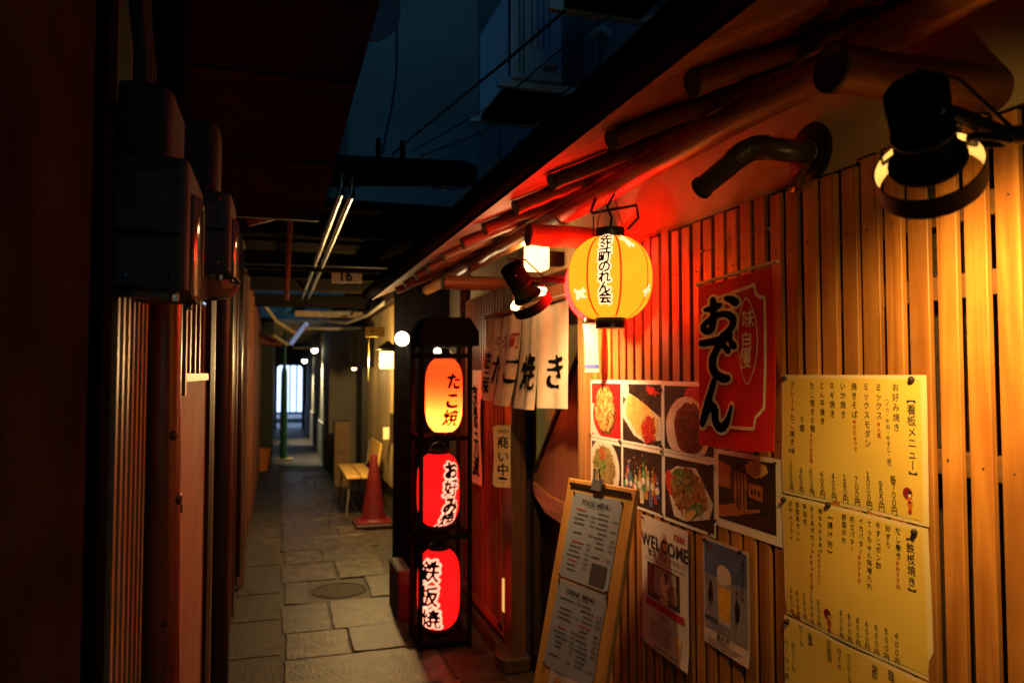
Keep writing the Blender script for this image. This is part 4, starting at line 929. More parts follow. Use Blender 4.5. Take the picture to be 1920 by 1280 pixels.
g = MB(); quadpoly(g, F, [(.076,-.122),(.136,-.122),(.131,-.205),(.081,-.205)], .0018); g.build('beer_print', tex('photo_beer', [(.80,.40,.02),(.92,.55,.05),(.7,.32,.02)], 14), t)
blob(t, F, 'foam_print', P_plate, .106, -.088, .034, .028, 3, .08, 3)
blob(t, F, 'shadow_print', P_dark, .04, -.15, .012, .03, .6, .2, 4); blob(t, F, 'shadow_print', P_dark, .165, -.17, .012, .03, .6, .2, 5)
g = MB(); vtext(g, F, '麦のうまみを、', .194, -.035, .190, -.145, .0165, .012, .0022); vtext(g, F, 'うまく搾ったのはうまい。', .168, -.075, .160, -.235, .0135, .008, .0022); vtext(g, F, '一番搾り', .036, -.125, .032, -.19, .020, .016, .0022); htext(g, F, '麒麟麦酒', .04, -.222, .015, .008, .0022); htext(g, F, '黒丸屋', .10, -.262, .02, .016, .0022); g.build('lettering', ink, t)
g = MB(); htext(g, F, 'KIRIN', .04, -.024, .015, .012, .0022); g.build('red_lettering', inkr, t)
g = MB()
for i in range(3): quadpoly(g, F, [(.02,-.274-i*.007),(.19-.02*i,-.274-i*.007),(.19-.02*i,-.276-i*.007),(.02,-.276-i*.007)], .0012)
g.build('small_lettering', inkg, t); pins(t, F, [(.185,-.006),(.012,-.01)], .006)

# ---------------------------------------------------------------- leaning wooden menu board
TL, TR = Vector((.996,2.497,1.13)), Vector((1.103,2.180,1.13))
drop = 1.13; nrm = (TR-TL).cross(Vector((0,0,1))).normalized(); nrm = nrm if nrm.dot(CAM-TL) > 0 else -nrm
side = (TR-TL).normalized(); foot = TL + nrm*.25 - side*.02 - Vector((0,0,drop)); Vv = (TL-foot).normalized(); bl = (TL-foot).length
F = planeF(TL, side, Vv)
fF = F if (F(0,0,1)-TL).dot(CAM-TL) > 0 else (lambda u, v, hh=0: F(u, v, -hh))
bd_ = thing('menu_board', 'tall pale plywood board leaning by the door with two grey drink and food lists', 'menu board', (foot+ (TR-TL)/2 - Vector((0,0,foot.z))))
bw = .336
g = MB(); g.sheet(fF, 0, bw, -bl, 0, 1, 1, th=.018); g.build('board', wood('plywood', (.56,.31,.08), (.46,.24,.055), .5, 2, 1.5, .05), bd_, bevel=.003)
g = MB(); g.sheet(lambda u,v,hh=0: fF(u,v,hh+.0065), .018, bw-.02, -.024, -.014, 1, 1, th=.006); g.build('slot_strip', darkw, bd_)
g = MB(); g.sheet(lambda u,v,hh=0: fF(u,v,hh+.013), .135, .185, -.03, .012, 1, 1, th=.012); g.build('clip', steel, bd_, bevel=.003)
g = MB(); g.tube([fF(.145,.01,.012), fF(.148,.045,.022), fF(.172,.045,.022), fF(.175,.01,.012)], .003, 6); g.build('clip_wire', steel, bd_)
greyp = M('laminated_grey_paper', (.29,.35,.42), .25, (.25,.30,.37), 5, spec=.5)
def listing(label, u0, u1, v1, v0, head, seed, tilt):
    t = tag(thing('list_sheet', label, 'menu', fF((u0+u1)/2, v0, .002)))
    ct, stt = math.cos(tilt), math.sin(tilt); um, vm = (u0+u1)/2, (v0+v1)/2; w, h = u1-u0, v1-v0
    G = lambda u, v, hh=0: fF(um+(u-w/2)*ct-(v+h/2)*stt, vm+(u-w/2)*stt+(v+h/2)*ct, hh+.002+.006*max(0,-v/h-.9)*10*(u/w)**2*.3)
    g = MB(); g.sheet(G, 0, w, -h, 0, 6, 12, th=.001); g.build('paper', greyp, t, smooth=60)
    gb = MB(); htext(gb, G, head, w*.5, -.028, .024, .010, .0012); quadpoly(gb, G, [(w*.32,-.041),(w*.68,-.041),(w*.68,-.0425),(w*.32,-.0425)], .0012)
    rs = random.Random(seed); gr = MB(); v = -.058
    while v > -h+.03:
        for c0, c1, pr in ((.02,.098,.108),(.135,.205,.213)):
            if rs.random() < .16: continue
            if c0 > .1 and 'FOOD' in head and v < -h*.72: continue
            tgt = gr if rs.random() < .12 else gb
            k = c0+rs.uniform(0,.02)
            while k < c1-rs.uniform(0,.03):
                l = rs.uniform(.004,.011); quadpoly(tgt, G, [(k,v),(k+l,v),(k+l,v+.0045),(k,v+.0045)], .0012); k += l+.0022
            if rs.random() < .8: htext(gb, G, rs.choice(['¥500','¥600','¥650','¥700','¥450','¥900']), pr+.012, v+.003, .0105, .012, .0012, .05)
        v -= .0155
    if 'FOOD' in head: quadpoly(gb, G, [(w*.62,-h*.74),(w*.92,-h*.74),(w*.92,-h*.97),(w*.62,-h*.97)], .0014)
    gb.build('lettering', M('print_soft', (.07,.07,.08), .5), t); gr.build('red_lettering', inkr, t)
    for (a, b2) in ((.004,-.004),(w-.004,-.004),(.004,-h+.004),(w-.004,-h+.004)): g = MB(); g.ball(G(a,b2,.002), .004); g.build('pin', pinm, t)
listing('upper laminated food list on the leaning board, with a small black square', .042, .285, -.045, -.335, 'FOOD MENU', 4, -.015)
listing('lower laminated drink list on the leaning board, curling at its lower corner', .040, .283, -.345, -.630, 'DRINK MENU', 9, -.02)
t = tag(thing('note_paper', 'small crumpled pinkish note below the two lists on the leaning board', 'note', fF(.14,-.95,.003)))
nF2 = lambda u, v, hh=0: fF(.08+u, -.618+v-.08*u, hh+.002+.003*math.sin(u*40)*math.sin(v*31))
g = MB(); g.sheet(nF2, 0, .145, -.24, 0, 10, 14, th=.0006); g.build('paper', M('note_pink', (.58,.50,.48), .7, (.5,.42,.4), 12), t, smooth=50)
g = MB(); rs = random.Random(2)
for i in range(8): vtext(g, nF2, ''.join(rs.choice('のいかにたしてをすき') for _ in range(7)), .02+.015*i, -.04, .02+.015*i, -.19, .0105, .004, .0016)
g.build('lettering', inkg, t)

# ---------------------------------------------------------------- flexible vent pipe on the plaster
c = onX(1522, 287, 1.206); vp = thing('vent_pipe', 'dark ribbed flexible vent pipe bending out of a round plate on the plaster', 'vent pipe', c)
mm = Vector((-1,0,0)).to_track_quat('Z','Y').to_matrix()
g = MB(); g.lathe([(.0005,.012),(.030,.012),(.066,.008),(.070,.004),(.070,0)], c, mm, 40); g.build('wall_plate', black, vp, smooth=40)
P = [c+Vector((-.01,0,0)), at(1497,285,1.70), at(1455,280,1.70), at(1420,277,1.73), at(1390,290,1.77), at(1365,312,1.80), at(1340,332,1.84), at(1316,352,1.88)]
pts = []; 
for i in range(len(P)-1):
    a, b, c2, d = P[max(i-1,0)], P[i], P[i+1], P[min(i+2,len(P)-1)]
    for k in range(10):
        s = k/10; pts.append(.5*((2*b)+(-a+c2)*s+(2*a-5*b+4*c2-d)*s*s+(-a+3*b-3*c2+d)*s**3))
pts.append(P[-1]); n = len(pts)
pipem = M('pipe_dark', (.035,.033,.024), .35, (.06,.055,.04), 14, .3, 50, spec=.5)
i0, i1 = int(n*.36), int(n*.66)
g = MB(); g.tube(pts[:i0+1], .0255, 20); g.tube(pts[i1:], .0265, 20); g.build('smooth_pipe', pipem, vp, smooth=50)
g = MB(); seg = pts[i0:i1+1]; fine = []
for a, b in zip(seg, seg[1:]):
    for k in range(6): fine.append(a.lerp(b, k/6))
g.tube(fine, [.0262+.0022*math.sin(k*2*math.pi/9) for k in range(len(fine))], 20); g.build('ribbed_hose', pipem, vp, smooth=50)
g = MB(); g.tube([pts[2], pts[5]], .0272, 20); g.build('tape_wrap', M('silver_tape', (.22,.2,.14), .3, (.12,.11,.08), 40, .5, 60, metal=.6), vp, smooth=40)
g = MB(); d = (pts[-1]-pts[-3]).normalized(); g.tube([pts[-1]-d*.004, pts[-1]+d*.004], .0295, 20); g.build('rim', black, vp, smooth=40)
g = MB(); q = c+Vector((-.012,.0,-.028)); g.tube([q, q+Vector((-.02,.01,-.035)), q+Vector((-.03,.012,-.06))], [.008,.014,.02], 14, cap=False); g.build('taper_cone', M('red_lit_taper', (.5,.22,.12), .3, metal=.8), vp, smooth=60)  # taper of the plate, coppery colour stands in for red light on it

# ================================================================= left-hand house
XL = -.25
LB = thing('townhouse', 'dark old timber townhouse with a round log post and lattice windows on the left', 'building', (XL,2,0))
redw = wood('red_log', (.26,.10,.035), (.11,.035,.014), .28, 2, 2.0, .1, .55)
latw = wood('lattice_amber', (.46,.40,.17), (.32,.27,.10), .45, 2, 2, .2)
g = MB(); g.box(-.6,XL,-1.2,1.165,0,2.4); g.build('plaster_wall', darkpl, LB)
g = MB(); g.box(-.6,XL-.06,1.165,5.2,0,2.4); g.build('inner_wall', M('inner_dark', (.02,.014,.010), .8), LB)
g = MB(); g.box(-.30,XL+.015,1.17,1.235,0,2.3); g.build('frame_post', blackm, LB, bevel=.003)
ya, yb = onX(214,900,XL).y, onX(273,900,XL).y
wnd = MB()
for i in range(7):
    y = ya+.012+(yb-ya-.03)*i/6; wnd.box(XL-.018,XL,y-.0085,y+.0085,.35,1.95)
win = wnd.build('lattice_window', latw, LB, bevel=.001)
g = MB()
for z in (1.5-.10*1.33, 1.5-.345*1.30, .45): g.box(XL-.034,XL-.019,ya,yb,z-.014,z+.014)
g.build('cross_rail', latw, win)
# polished log post with knots
c = onX(304, 900, XL+.02); rs = random.Random(4); g = MB(); pts = []; rr = []
for i in range(40):
    z = 2.3*i/39; pts.append((c.x+.003*math.sin(z*3.1), c.y+.004*math.sin(z*2.3+1), z)); rr.append(.0395+.0025*math.sin(z*2.9)+rs.uniform(-.0006,.0006))
g.tube(pts, rr, 28); lp = g.build('log_post', redw, LB, smooth=60)
MB().tube([(c.x,c.y,1.70),(c.x,c.y,2.34)], .0455, 24).build('post_dark_sleeve', blackm, lp, smooth=50)  # black sleeve added so the upper post sinks into the dark
for z, a, r in ((1.37,-50,.010),(1.235,-18,.012),(.985,-70,.008),(.83,-10,.009)):
    a = R(a); ctr = Vector((c.x+.0385*math.cos(a), c.y+.0385*math.sin(a), z)); mm = Vector((math.cos(a), math.sin(a), 0)).to_track_quat('Z','Y').to_matrix()
    g = MB(); g.lathe([(.0005,.003),(r*.5,.0035),(r,.001),(r*1.3,-.004)], ctr, mm, 16); g.build('knot', M('knot_dark', (.05,.018,.010), .4), lp, smooth=60)
# beige panel wall with the small red lattice above
y0, y1 = onX(336,900,XL).y, onX(386,900,XL).y
g = MB(); g.box(XL-.05,XL-.005,y0,y1,0,1.475); g.build('panel_wall', M('beige_panel', (.36,.25,.17), .75, (.30,.20,.135), 5, .3, 160), LB)
g = MB(); g.box(XL-.05,XL+.004,y0,y1,1.476,1.50); g.build('panel_sill', latw, LB)
g = MB()
for i in range(6):
    y = y0+.05+(y1-y0-.08)*i/5; g.box(XL-.03,XL-.012,y-.018,y+.018,1.501,2.0)
g.build('upper_lattice', wood('lattice_red', (.34,.09,.04), (.2,.05,.02), .45, 2), LB, bevel=.001)
g = MB(); g.box(XL-.02,XL+.012,y0-.01,y0+.022,1.34+.1,2.05); g.build('lattice_stile', wood('pale_stile', (.5,.36,.2), (.4,.28,.15), .5, 2), LB)
p = onX(331,940,XL+.06); g = MB(); g.tube([(XL-.01,y0+.03,1.13),(XL+.006,y0+.03,1.13)], .012, 12); g.build('bolt', black, LB)
# dark posts further along, then shuttered front
for (pa, pb, pr, m_) in ((386,394,.01,darkw),(394,398,.004,latw)):
    a, b2 = onX(pa,900,XL).y, onX(pb,900,XL).y; g = MB(); g.box(XL-.05,XL+pr,a,b2,0,2.2); g.build('post', m_, LB, bevel=.002)
g = MB(); g.box(XL-.08,XL-.01,3.0,5.2,0,2.3); g.build('boarded_wall', M('red_boards', (.14,.05,.03), .5, (.09,.03,.018), 9, stretch=(1,1,.1)), LB)
g = MB(); 
for i in range(5): y = 3.7+.32*i; g.box(XL-.009,XL+.012,y,y+.05,0,2.2)
g.build('pillar', wood('pillar_red', (.17,.06,.03), (.1,.035,.02), .4, 2), LB, bevel=.003)
# overhang
for yy in (.4,1.3,2.2,3.1): MB().box(-.25,.21,yy,yy+.035,2.346,2.3545).build('soffit_batten', M('soffit_batten_red', (.03,.009,.007), .8, spec=0), LB)
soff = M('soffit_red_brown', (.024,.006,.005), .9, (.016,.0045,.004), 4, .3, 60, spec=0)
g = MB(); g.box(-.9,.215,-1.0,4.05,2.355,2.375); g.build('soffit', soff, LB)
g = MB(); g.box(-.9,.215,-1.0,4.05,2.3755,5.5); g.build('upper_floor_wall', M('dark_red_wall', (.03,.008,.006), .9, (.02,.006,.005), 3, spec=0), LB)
g = MB(); g.box(-.9,.20,4.02,4.052,2.30,2.354); g.build('soffit_edge', darkw, LB)
# round pale sign just under the eave edge
c = at(706, -6, 2.6); sg = thing('round_sign', 'pale pinkish curved sign edge high above the alley at the top of the photo', 'sign', c)
mm = Vector((.35,-1,.1)).to_track_quat('Z','Y').to_matrix()
g = MB(); g.lathe([(.0005,.0),(.17,.0),(.175,.006),(.17,.012),(.0005,.012)], c+Vector((-.075,.0,.0)), mm, 64); g.build('disc', M('pale_sign', (.40,.30,.36), .4, (.34,.25,.3), 4), sg, smooth=40)
g = MB(); g.tube([c+Vector((-.03,.02,.15)), c+Vector((-.03,.02,.5))], .01, 8); g.build('hanger', black, sg)

# ---------------------------------------------------------------- electricity meters in plastic housings
def xz(px, py, Y): return onY(px, py, Y)
plas = M('meter_plastic', (.055,.085,.11), .6, (.035,.055,.07), 6, .3, 30, spec=.1)
plas2 = M('meter_plastic_dark', (.035,.055,.07), .6, (.02,.032,.042), 6, spec=.1)
clear = M('clear_cover', (.16,.14,.12), .10, (.12,.10,.09), 5, spec=.8, coat=.8)
YM = 1.29
def housing(name, label, X1, Ya, Yb, z0, z1, capz, small):
    t = thing(name, label, 'electric meter', (XL, (Ya+Yb)/2, z0))
    Xw = XL+.002
    # lower housing with rounded outer edge
    def sec(x1, za, zb, ya, yb, r):
        pr = [(Xw, ya)]
        for i in range(7): a = -math.pi/2 + math.pi/2*i/6; pr.append((x1-r+r*math.cos(a), ya+r+r*math.sin(a)))
        for i in range(7): a = math.pi/2*i/6; pr.append((x1-r+r*math.cos(a), yb-r+r*math.sin(a)))
        pr.append((Xw, yb)); return [(x, y, za) for x, y in pr], zb-za
    g = MB(); p_, hh = sec(X1, z0, z1, Ya, Yb, .018); g.prism(p_, (0,0,hh)); g.build('housing', plas, t, bevel=.004, smooth=40)
    g = MB(); p_, hh = sec(X1-.03, z1+.001, capz, Ya+.02, Yb-.03, .03); g.prism(p_, (0,0,hh)); g.build('meter_body', plas2, t, bevel=.006, smooth=40)
    g = MB(); p_, hh = sec(X1+.013, z0-.006, z1-.05, Ya+.05, Yb-.03, .012); pr = [q for q in p_ if q[0] > X1-.012]; 
    pr = [(X1+.0005, Ya+.045, z0-.006)] + [(X1+.006, Ya+.05, z0-.006), (X1+.013, Ya+.075, z0-.006), (X1+.013, Yb-.06, z0-.006), (X1+.006, Yb-.035, z0-.006)] + [(X1+.0005, Yb-.03, z0-.006)]
    g.prism(pr, (0,0,z1-.04-z0)); g.build('front_cover', clear, t, bevel=.003, smooth=40)
    lm = M('latch_chrome', (.5,.46,.4), .15, metal=.9)
    for y in (Ya+.04, Yb-.04): MB().tube([(X1-.02,y,z0-.014),(X1-.02,y,z0)], .006, 10).build('latch', lm, t)
    MB().box(Xw,X1-.03,Ya+.02,Ya+.035,z0-.012,z0-.0005).build('foot_rail', lm, t)
    g = MB(); g.box(Xw+.03,X1-.03,Ya-.003,Ya-.0005,z1-.075,z1-.03); g.build('label_plate', M('label_dull', (.10,.10,.095), .5, (.07,.07,.065), 20), t)
    for (xx, zz) in ((Xw+.02,z0+.02),(X1-.022,z0+.02),(Xw+.02,z1-.015),(X1-.022,z1-.015)): MB().ball((xx,Ya-.001,zz), .0045, 8, 6).build('screw', lm, t)
    MB().box(Xw+.001,X1-.012,Ya-.004,Ya-.0005,z0+.085,z0+.092).build('cover_seam', blackm, t)
    for k in range(small):
        g = MB(); y = Ya+.05+.04*k; g.tube([(XL+.03,y,capz),(XL+.03,y,capz+.06),(XL+.02,y+.01,capz+.14),(XL+.01,y+.01,2.36)], .012, 10); g.build('conduit', plas2, t, smooth=50)
    return t
housing('electric_meter', 'large dark plastic electricity meter housing with a clear cover above the lattice window', -.140, 1.285, 1.55, 1.632, 1.845, 1.97, 3)
housing('electric_meter', 'smaller grey electricity meter box further along, its clear cover catching the light', -.098, 1.68, 1.88, 1.715, 1.885, 2.04, 1)
# crumpled clear bag under the second meter
g = MB(); rs = random.Random(8); c = Vector((-.135,1.78,1.702)); prof = [(.002,-.035),(.03,-.03),(.05,-.012),(.055,.002),(.045,.006)]
g.lathe(prof, c, None, 22); g.v = [p+Vector((rs.uniform(-.007,.007),rs.uniform(-.007,.007),rs.uniform(-.006,.004))) for p in g.v]
tag(g.build('plastic_bag', M('clear_film', (.35,.25,.16), .12, (.22,.15,.1), 8, spec=.8, coat=.6)), 'crumpled clear plastic film hanging from the foot of the smaller meter', 'plastic wrap')
# rain pipe at the wall and pipes further on
def pipe(label, pts, r, m_=None, name='drain_pipe', cat='pipe'):
    g = MB(); g.tube(pts, r, 16); return tag(g.build(name, m_ or black, smooth=50), label, cat)
pipe('thick black rain pipe standing against the left wall past the beige panel', [(XL+.015,3.6,-.01),(XL+.015,3.6,1.2),(XL+.015,3.6,2.35)], .047, M('pipe_black', (.012,.011,.011), .35, (.02,.018,.018), 12))
pipe('slim black pipe on the left wall whose foot ends above the paving', [(XL-.0,5.3,2.3),(XL+.0,5.3,1.4),(XL+.0,5.5,.12)], .03, M('pipe_black2', (.014,.013,.012), .3))
pipe('brown vertical pipe hanging below the overhang, left of the shiny pair of conduits', [at(546,398,4.15),at(541,470,4.15),at(537,562,4.15)], .014, M('pipe_brown', (.22,.12,.06), .5))
g = MB(); P0 = at(480,412,4.0); g.tube([at(462,392,4.0), at(470,418,4.0), at(495,410,4.0), at(540,398,4.1)], .022, 12); tag(g.build('drain_elbow', M('pipe_brown', (.2,.1,.05)), smooth=50), 'brown elbow pipe under the far edge of the left overhang', 'pipe')
chrome = M('conduit_shiny', (.35,.31,.24), .22, (.25,.22,.17), 10, metal=.85)
for i, (a, b2) in enumerate((((640,362),(566,560)),((660,366),(578,560)))):
    g = MB(); p0 = at(*a, 3.5); p1 = at(*b2, 8.0); g.tube([p0+Vector((0,-.0,.10)), p0+Vector((0,.02,.03)), p0, p0.lerp(p1,.3), p0.lerp(p1,.65), p1], .016, 12)
    tag(g.build('metal_conduit', chrome, smooth=50), ('left','right')[i] + ' one of the two shiny conduits running under the dark passage roof', 'conduit', 'shiny conduits')
# small door bits further down the left
tag(MB().box(XL+.0,XL+.05,5.62,5.66,.0,2.2).build('door_post', wood('gold_post', (.35,.25,.12), (.25,.16,.07), .35, 2), bevel=.003), 'thin amber lit door post on the left wall by the slim black pipe', 'post')

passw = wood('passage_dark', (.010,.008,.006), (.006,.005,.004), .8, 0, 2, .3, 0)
# ================================================================= covered passage over the alley
PB = thing('covered_passage', 'dark timber roof bridging the alley with crossbeams', 'roof', (.4,6.5,2.4))
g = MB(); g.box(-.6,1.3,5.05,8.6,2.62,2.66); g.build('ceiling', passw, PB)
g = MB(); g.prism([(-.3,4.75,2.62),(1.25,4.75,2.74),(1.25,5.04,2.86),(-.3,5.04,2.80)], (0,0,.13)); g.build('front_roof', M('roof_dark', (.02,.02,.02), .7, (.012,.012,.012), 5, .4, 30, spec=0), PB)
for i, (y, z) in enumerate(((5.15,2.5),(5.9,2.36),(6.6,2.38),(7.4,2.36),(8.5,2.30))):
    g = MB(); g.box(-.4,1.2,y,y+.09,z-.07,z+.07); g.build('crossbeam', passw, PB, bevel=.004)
g = MB(); g.tube([(-.4,5.85,2.31),(1.2,5.85,2.33)], .005, 8); g.build('tie_rod', M('rod_dull', (.08,.07,.05), .5), PB)
for x in (.62,.78):
    g = MB(); g.box(x-.015,x+.015,4.9,4.94,2.75,3.05); g.build('stub_post', passw, PB)
c = at(650, 517, 6.05); nb = thing('number_plate', 'small tan plate with the number 16 hung on a dark crossbeam', 'sign', c)
pF = planeF(c, rgt, (0,0,1)); pF = (lambda f: (lambda u, v, h=0: f(u, v, h)))(pF)
F16 = pF if (pF(0,0,1)-c).dot(CAM-c) > 0 else (lambda u, v, h=0: pF(u, v, -h))
g = MB(); g.sheet(F16, -.122, .122, -.056, .056, 1, 1, th=.008); g.build('plate', M('tan_plate', (.72,.50,.34), .7, (.6,.4,.27), 10), nb)
g = MB(); htext(g, F16, '16', 0, 0, .115, .03, .002, .18); g.build('lettering', inkm, nb)
g = MB(); g.tube([F16(-.09,.056,-.004), F16(-.09,.13,-.004)], .004, 6); g.tube([F16(.09,.056,-.004), F16(.09,.13,-.004)], .004, 6); g.build('hanger', black, nb)

# tall building closing the view above the passage
TB = thing('tall_building', 'tall grey panelled building rising behind the passage roof', 'building', (.5,7.3,2.7))
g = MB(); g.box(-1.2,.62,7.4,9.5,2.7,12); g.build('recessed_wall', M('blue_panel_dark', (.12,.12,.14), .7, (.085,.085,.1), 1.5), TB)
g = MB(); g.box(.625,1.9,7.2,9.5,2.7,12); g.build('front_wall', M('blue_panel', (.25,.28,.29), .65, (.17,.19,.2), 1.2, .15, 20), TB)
g = MB(); g.box(.44,.455,7.385,7.399,2.7,12); g.box(-.2,.62,7.385,7.3995,3.42,3.44); g.build('panel_joint', black, TB)

# ---------------------------------------------------------------- air conditioners on brackets
acm = M('ac_cream', (.88,.88,.86), .45, (.8,.8,.78), 5, .05, 40)
def aircon(label, y0, y1, x0, x1, z):
    t = thing('air_conditioner', label, 'air conditioner', ((x0+x1)/2, y0, z), 'air conditioners on the upper wall')
    g = MB(); g.box(x0,x1,y0,y1,z,z+.62); g.build('casing', acm, t, bevel=.012, seg=2)
    g = MB()
    for x in (x0+.05,x0+.075): g.box(x-.004,x+.004,y0-.004,y0-.0005,z+.03,z+.6)
    for k in range(4): g.box(x0+.13+k*.04,x0+.136+k*.04,y0-.003,y0-.0005,z+.2,z+.58)
    g.build('vent_slot', blackm, t)
    g = MB()
    for k in range(3): g.box(x0-.003,x0-.0005,y0+.035+k*.016,y0+.043+k*.016,z+.02,z+.6)
    g.build('panel_groove', blackm, t)
    g = MB(); g.box(x0+.2,x0+.3,y0-.03,y0-.0005,z+.08,z+.17); g.build('valve_cover', acm, t, bevel=.01)
    for y in (y0+.03, y1-.07):
        g = MB(); g.box(x0-.085,1.899,y,y+.045,z-.052,z-.005); b = g.build('bracket', M('bracket_steel', (.85,.88,.9), .45, (.7,.73,.75), 12), t, bevel=.003)
        g = MB(); g.tube([(x0-.087,y+.022,z-.025),(x0-.084,y+.022,z-.025)], .006, 8); g.build('bolt_hole', blackm, b)
    g = MB(); g.box(x0-.01,1.8,y0+.075,y1-.075,z-.04,z-.006); g.build('underside_plate', blackm, t)  # black plate under the casing, much darker than the unit
    return t
aircon('cream air conditioner farther along the upper wall, its whole side and bracket in view', 4.45, 5.25, 1.40, 1.74, 3.38)
aircon('nearer air conditioner at the top edge, seen from below on its dark bracket', 2.62, 3.55, 1.38, 1.74, 3.40)
lag = M('pipe_lagging', (.5,.48,.42), .7, (.4,.38,.33), 12, .3, 60)
g = MB(); g.tube([at(1105,75,4.6), at(1130,55,4.6), at(1160,75,4.5), at(1168,110,4.4), at(1150,150,4.3), at(1135,200,4.2), at(1128,250,4.1)], .03, 12); g.tube([at(1172,70,4.5), at(1180,105,4.4), at(1166,150,4.3), at(1150,200,4.2)], .022, 12)
tag(g.build('lagged_pipes', lag, smooth=50), 'pale insulated pipes curving down beside the air conditioners', 'pipe')

# overhead cables
def cable(label, pts, r=.006, sag=0):
    P = [at(*p) for p in pts]; out = []
    for i in range(len(P)-1):
        a, b, c2, d = P[max(i-1,0)], P[i], P[i+1], P[min(i+2,len(P)-1)]
        for k in range(8): s = k/8; out.append(.5*((2*b)+(-a+c2)*s+(2*a-5*b+4*c2-d)*s*s+(-a+3*b-3*c2+d)*s**3))
    out.append(P[-1]); g = MB(); g.tube(out, r, 8); tag(g.build('overhead_cable', rubber, smooth=60), label, 'cable', 'cables strung above the alley')
cable('cable rising from the passage roof up to the near air conditioner bracket', [(735,290,4.9),(800,235,4.3),(880,170,3.8),(960,105,3.4),(1060,20,3.0)], .007)
cable('thin cable running just below the main one past the far air conditioner', [(770,285,4.9),(880,222,4.5),(960,170,4.2),(1080,70,3.7),(1200,0,3.2)], .0045)
cable('cable low over the roof edge between the bracket and the passage roof', [(790,292,4.9),(860,265,4.6),(920,240,4.3),(1100,150,3.7),(1250,60,3.0)], .005)
cable('black cable dropping almost straight down the dark building face', [(742,-20,5.2),(744,100,5.2),(738,180,5.2),(716,288,5.2)], .008)
cable('slack cable drooping along the lower edge of the passage roof', [(760,330,4.7),(820,352,4.6),(880,350,4.4),(950,330,4.0),(1010,290,3.7)], .008)
cable('second slack cable hanging in the dark under the passage roof', [(700,390,5.4),(760,412,5.3),(830,400,5.2),(900,350,4.6)], .008)

# ================================================================= timber house past the lantern rack (right)
TH = thing('timber_house', 'dark timber house with ribbed boarding past the lantern rack on the right', 'building', (1.2,7.5,0))
g = MB(); g.box(1.16,1.5,4.85,11.6,0,2.6); g.build('wall', M('house_wall', (.15,.115,.07), .7, (.09,.07,.045), 3), TH)
g = MB(); g.box(.775,1.16,5.16,5.22,0,2.32); g.build('wing_wall', blackm, TH)
for (x, y, s) in ((1.08,6.9,.05),(1.10,9.9,.05)):
    g = MB(); g.box(x-s,x+s,y-s,y+s,0,2.5); g.build('post', wood('black_post', (.022,.018,.014), (.012,.010,.008), .5, 2), TH, bevel=.004)
g = MB(); y = 7.1
rs = random.Random(6)
while y < 9.8: g.box(1.12,1.158,y,y+.055,.35,2.2); y += .095
g.build('ribbed_boards', wood('ribbed_wood', (.34,.25,.11), (.22,.16,.07), .55, 2), TH)
g = MB(); g.box(1.02,1.159,4.95,11.5,2.2,2.32); g.build('eave_beam', darkw, TH)
g = MB(); g.prism([(.72,4.95,2.36),(.72,11.5,2.36),(1.3,11.5,2.55),(1.3,4.95,2.55)], (0,0,.03)); g.build('eave', passw, TH)
g = MB(); g.box(1.155,1.1595,9.95,11.4,.3,2.1); g.build('door_panel', M('tan_door', (.35,.27,.16), .6, (.27,.2,.12), 4), TH)

# bright bulb and its holder
c = at(754, 635, 5.0); t = thing('bulb_lamp', 'bare bright round bulb on a short holder at the black corner post', 'lamp', c)
g = MB(); g.ball(c, .046, 24, 16); g.build('bulb', M('bulb_bright', (.9,.85,.7), .3, em=(1,.86,.55), es=30), t, smooth=80)
g = MB(); g.tube([c+Vector((.03,.03,-.04)), c+Vector((.06,.06,-.11))], .012, 8); g.tube([c+Vector((.02,.03,.02)), c+Vector((.12,.12,.06))], .02, 10); g.build('holder', black, t)
lamp('lamp_light', 'POINT', c+Vector((-.12,-.10,.0)), 6, (1,.62,.24), t, shadow_soft_size=.05)
# square hanging lamp
c = at(726, 673, 7.0); t = thing('square_lamp', 'square glowing paper lamp hanging under a dark peaked cover', 'lamp', c)
g = MB(); g.box(c.x-.062,c.x+.062,c.y-.06,c.y+.06,c.z-.09,c.z+.07); g.build('shade', glow('square_lamp_paper', (1,.68,.26), 3.2), t, bevel=.01)
g = MB(); g.prism([(c.x-.10,c.y-.09,c.z+.09),(c.x+.10,c.y-.09,c.z+.09),(c.x,c.y-.09,c.z+.17)], (0,.18,0)); g.box(c.x-.066,c.x+.066,c.y-.064,c.y+.064,c.z+.0705,c.z+.0895); g.build('cover', black, t)
lamp('lamp_light', 'POINT', c+Vector((-.14,0,-.03)), 140, (1,.62,.22), t, shadow_soft_size=.06)
# yellow sign
c = at(703, 622, 6.9); t = thing('yellow_sign', 'small yellow sign board with a dark mark on a slim post', 'sign', c); sF = planeF(c, rgt, (0,0,1)); sF2 = sF if (sF(0,0,1)-c).dot(CAM-c) > 0 else (lambda u,v,h=0: sF(u,v,-h))
g = MB(); g.sheet(sF2, -.09, .09, -.048, .045, 1, 1, th=.01); g.build('board', M('yellow_board', (.7,.5,.1), .6, (.6,.42,.08), 8), t)
g = MB(); quadpoly(g, sF2, [(-.04,-.005),(-.015,-.005),(-.025,.02)], .002); g.build('mark', inkm, t)
g = MB(); g.tube([sF2(-.06,-.048,-.005), sF2(-.065,-.45,-.005)], .008, 8); g.build('post', latw, t)
